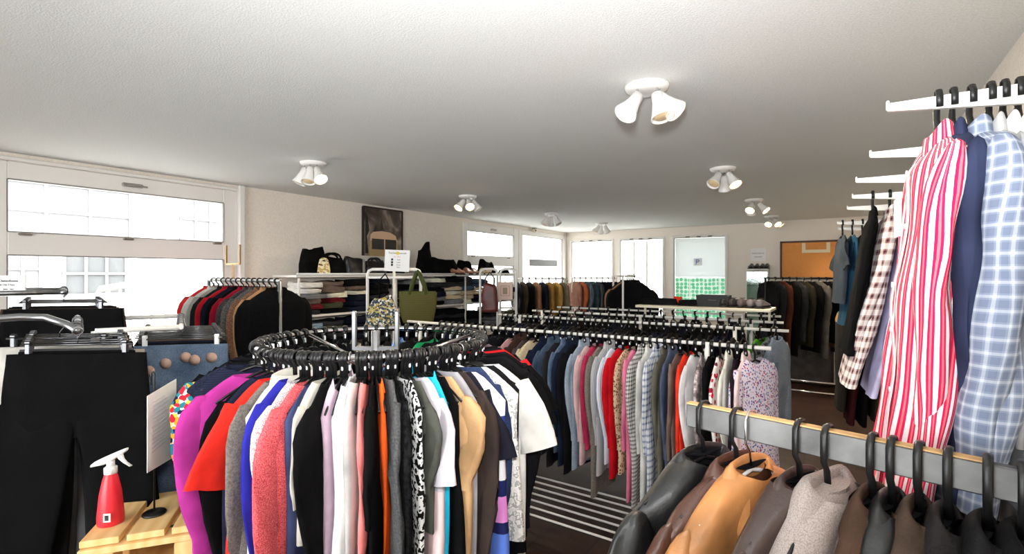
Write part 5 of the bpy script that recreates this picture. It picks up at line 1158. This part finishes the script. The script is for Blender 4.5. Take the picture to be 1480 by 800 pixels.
for i, (px, c, l) in enumerate(((1060, (40, 36, 36), 'dark brown shoe next to the black box on the cream board'), (1071, (52, 46, 46), 'dark grey shoe second from the black box'), (1082, (96, 84, 84), 'mauve grey shoe third from the black box'), (1093, (120, 112, 112), 'light grey shoe fourth from the black box'), (1103, (110, 104, 108), 'grey shoe at the coat end of the cream board'))):
    shoe(l, c, onboard(px, .0), .6 + .2 * i, .9)
# small plant and sticker by the corner window, sensor
q = PV(772, 379, LW - .035 + .012); a, b = PV(765, 374, LW - .03), PV(805, 385, LW - .03)
o = MB().box((LW - .03, (a.y + b.y) / 2, (a.z + b.z) / 2), (.006, b.y - a.y, a.z - b.z)).build('window_sticker', solid('sticker_grey', (118, 120, 122), .6)); tag(o, 'grey rectangular sticker on the corner window pane', 'sticker')
q = PV(772, 330, LW + .05); o = MB().box((0, 0, .02), (.07, .10, .03), 0, .006).build('motion_sensor', solid('sensor_black', (40, 38, 36), .5), None, (LW + .055, q.y, q.z))
MB().lathe([(.03, .005), (.042, -.02), (.036, -.06), (.012, -.075)], n=18).build('lens_dome', solid('sensor_cream', (216, 206, 180), .4), o, smooth=True); MB().sphere((.036, -.01, -.04), .014, 10, 6).build('lens', MC['sensor_black'], o, smooth=True)
tag(o, 'small sensor with a dark cap above the corner window', 'sensor')
def plant(px, py, Z):
    q = P(px, py, Z); o = empty('potted_plant', (q.x, q.y, W0)); rnd = random.Random(5)
    MB().lathe([(.06, 0), (.085, .14), (.09, .16), (.078, .16), (.07, .13)], n=20).build('pot', solid('terracotta', (170, 110, 84), .7), o, smooth=True)
    H = q.z - W0; lv = MB(); st = MB()
    for i in range(40):
        t = rnd.uniform(.3, 1); a = rnd.uniform(0, 6.28); r = .12 * (1.15 - t); p = Vector((r * math.cos(a), r * math.sin(a), .14 + (H - .14) * t)); e = p + Vector((.05 * math.cos(a), .05 * math.sin(a), rnd.uniform(-.01, .05)))
        s = Vector((-math.sin(a), math.cos(a), 0)) * .022; m_ = (p + e) / 2 + Vector((0, 0, .008)); lv.add([p, m_ + s, e, m_ - s], [(0, 1, 2, 3)])
    for i in range(5): st.tube([(0, 0, .1), (.03 * math.cos(i * 1.3), .03 * math.sin(i * 1.3), .4 * H), (.06 * math.cos(i * 1.3), .06 * math.sin(i * 1.3), H * .95)], .004, 5)
    st.build('stem', solid('stem_green', (90, 110, 60), .7), o); lv.build('foliage', solid('leaf_green', (120, 158, 84), .6), o)
    tag(o, 'small green potted plant in the corner between the windows', 'plant')
    return o
o = plant(816, 402, 8.9)
t = empty('plant_stand', (o.location.x, o.location.y, 0))
MB().lathe([(.14, W0 - .02), (.15, W0 - .015), (.15, W0)], n=24).build('top', M_WHITE, t, smooth=True); MB().tube([(0, 0, .02), (0, 0, W0 - .015)], .02, 10).build('pole', M_WHITE, t, smooth=True); MB().lathe([(.12, 0), (.12, .015), (.02, .03)], n=24).build('base', M_WHITE, t, smooth=True)
tag(t, 'white round plant stand in the corner between the windows', 'plant stand')
SKY, BOUNCE, DIRECT, EXPO = 14.0, 290.0, 8.0, 0.08
# ------------------------------------------------------------------ camera, world, light
cam = bpy.data.cameras.new('camera'); co = bpy.data.objects.new('camera', cam); C.objects.link(co)
co.location = (0, 0, CAMZ); co.rotation_euler = (PI / 2, 0, YAW); cam.sensor_width = 36; cam.lens = F / 1480 * 36; cam.shift_y = -5 / 1480; cam.clip_start = .02
S = bpy.context.scene; S.camera = co
w = bpy.data.worlds.new('sky'); S.world = w; w.use_nodes = True
w.node_tree.nodes['Background'].inputs[0].default_value = (.95, .98, 1, 1); w.node_tree.nodes['Background'].inputs[1].default_value = SKY
def portal(loc, rot, sx, sy):
    L = bpy.data.lights.new('portal', 'AREA'); L.shape = 'RECTANGLE'; L.size = sx; L.size_y = sy; L.cycles.is_portal = True
    o = bpy.data.objects.new('portal', L); C.objects.link(o); o.location = loc; o.rotation_euler = rot
portal((LW - .15, 1.66, 1.65), (0, -PI / 2, 0), 1.7, 1.75); portal((LW - .15, 7.7, 1.65), (0, -PI / 2, 0), 1.7, 3.3)
portal((-2.0, BW - .15, 1.33), (PI / 2, 0, 0), 4.4, 2.1)
portal(((fw[0][0] + fw[2][1]) / 2, FW + .15, 1.63), (-PI / 2, 0, 0), fw[2][1] - fw[0][0], 1.6)
def lamp(kind, loc, energy, col=(1, 1, 1), aim=None, **kw):
    L = bpy.data.lights.new('camera_flash', kind); L.energy = energy; L.color = col
    for k, v in kw.items(): setattr(L, k, v)
    o = bpy.data.objects.new('camera_flash', L); C.objects.link(o); o.location = loc
    if aim: o.rotation_euler = (Vector(aim) - Vector(loc)).to_track_quat('-Z', 'Y').to_euler()
# the photographer's flash: bounced off the ceiling, with some direct light
lamp('SPOT', (0.0, -.05, 1.86), BOUNCE, (.98, .99, 1), (-1.9, 2.6, 3.0), spot_size=2.1, spot_blend=1.0, shadow_soft_size=.06)
lamp('POINT', (0.02, 0.0, 1.92), DIRECT, (1, .99, .97), shadow_soft_size=.05)
S.view_settings.view_transform = 'Standard'; S.view_settings.look = 'None'; S.view_settings.gamma = 1; S.view_settings.use_curve_mapping = False
S.view_settings.exposure = EXPO
S.cycles.max_bounces = 8; S.cycles.diffuse_bounces = 5; S.cycles.transparent_max_bounces = 8; S.cycles.caustics_reflective = False; S.cycles.caustics_refractive = False
S.cycles.sample_clamp_indirect = 4
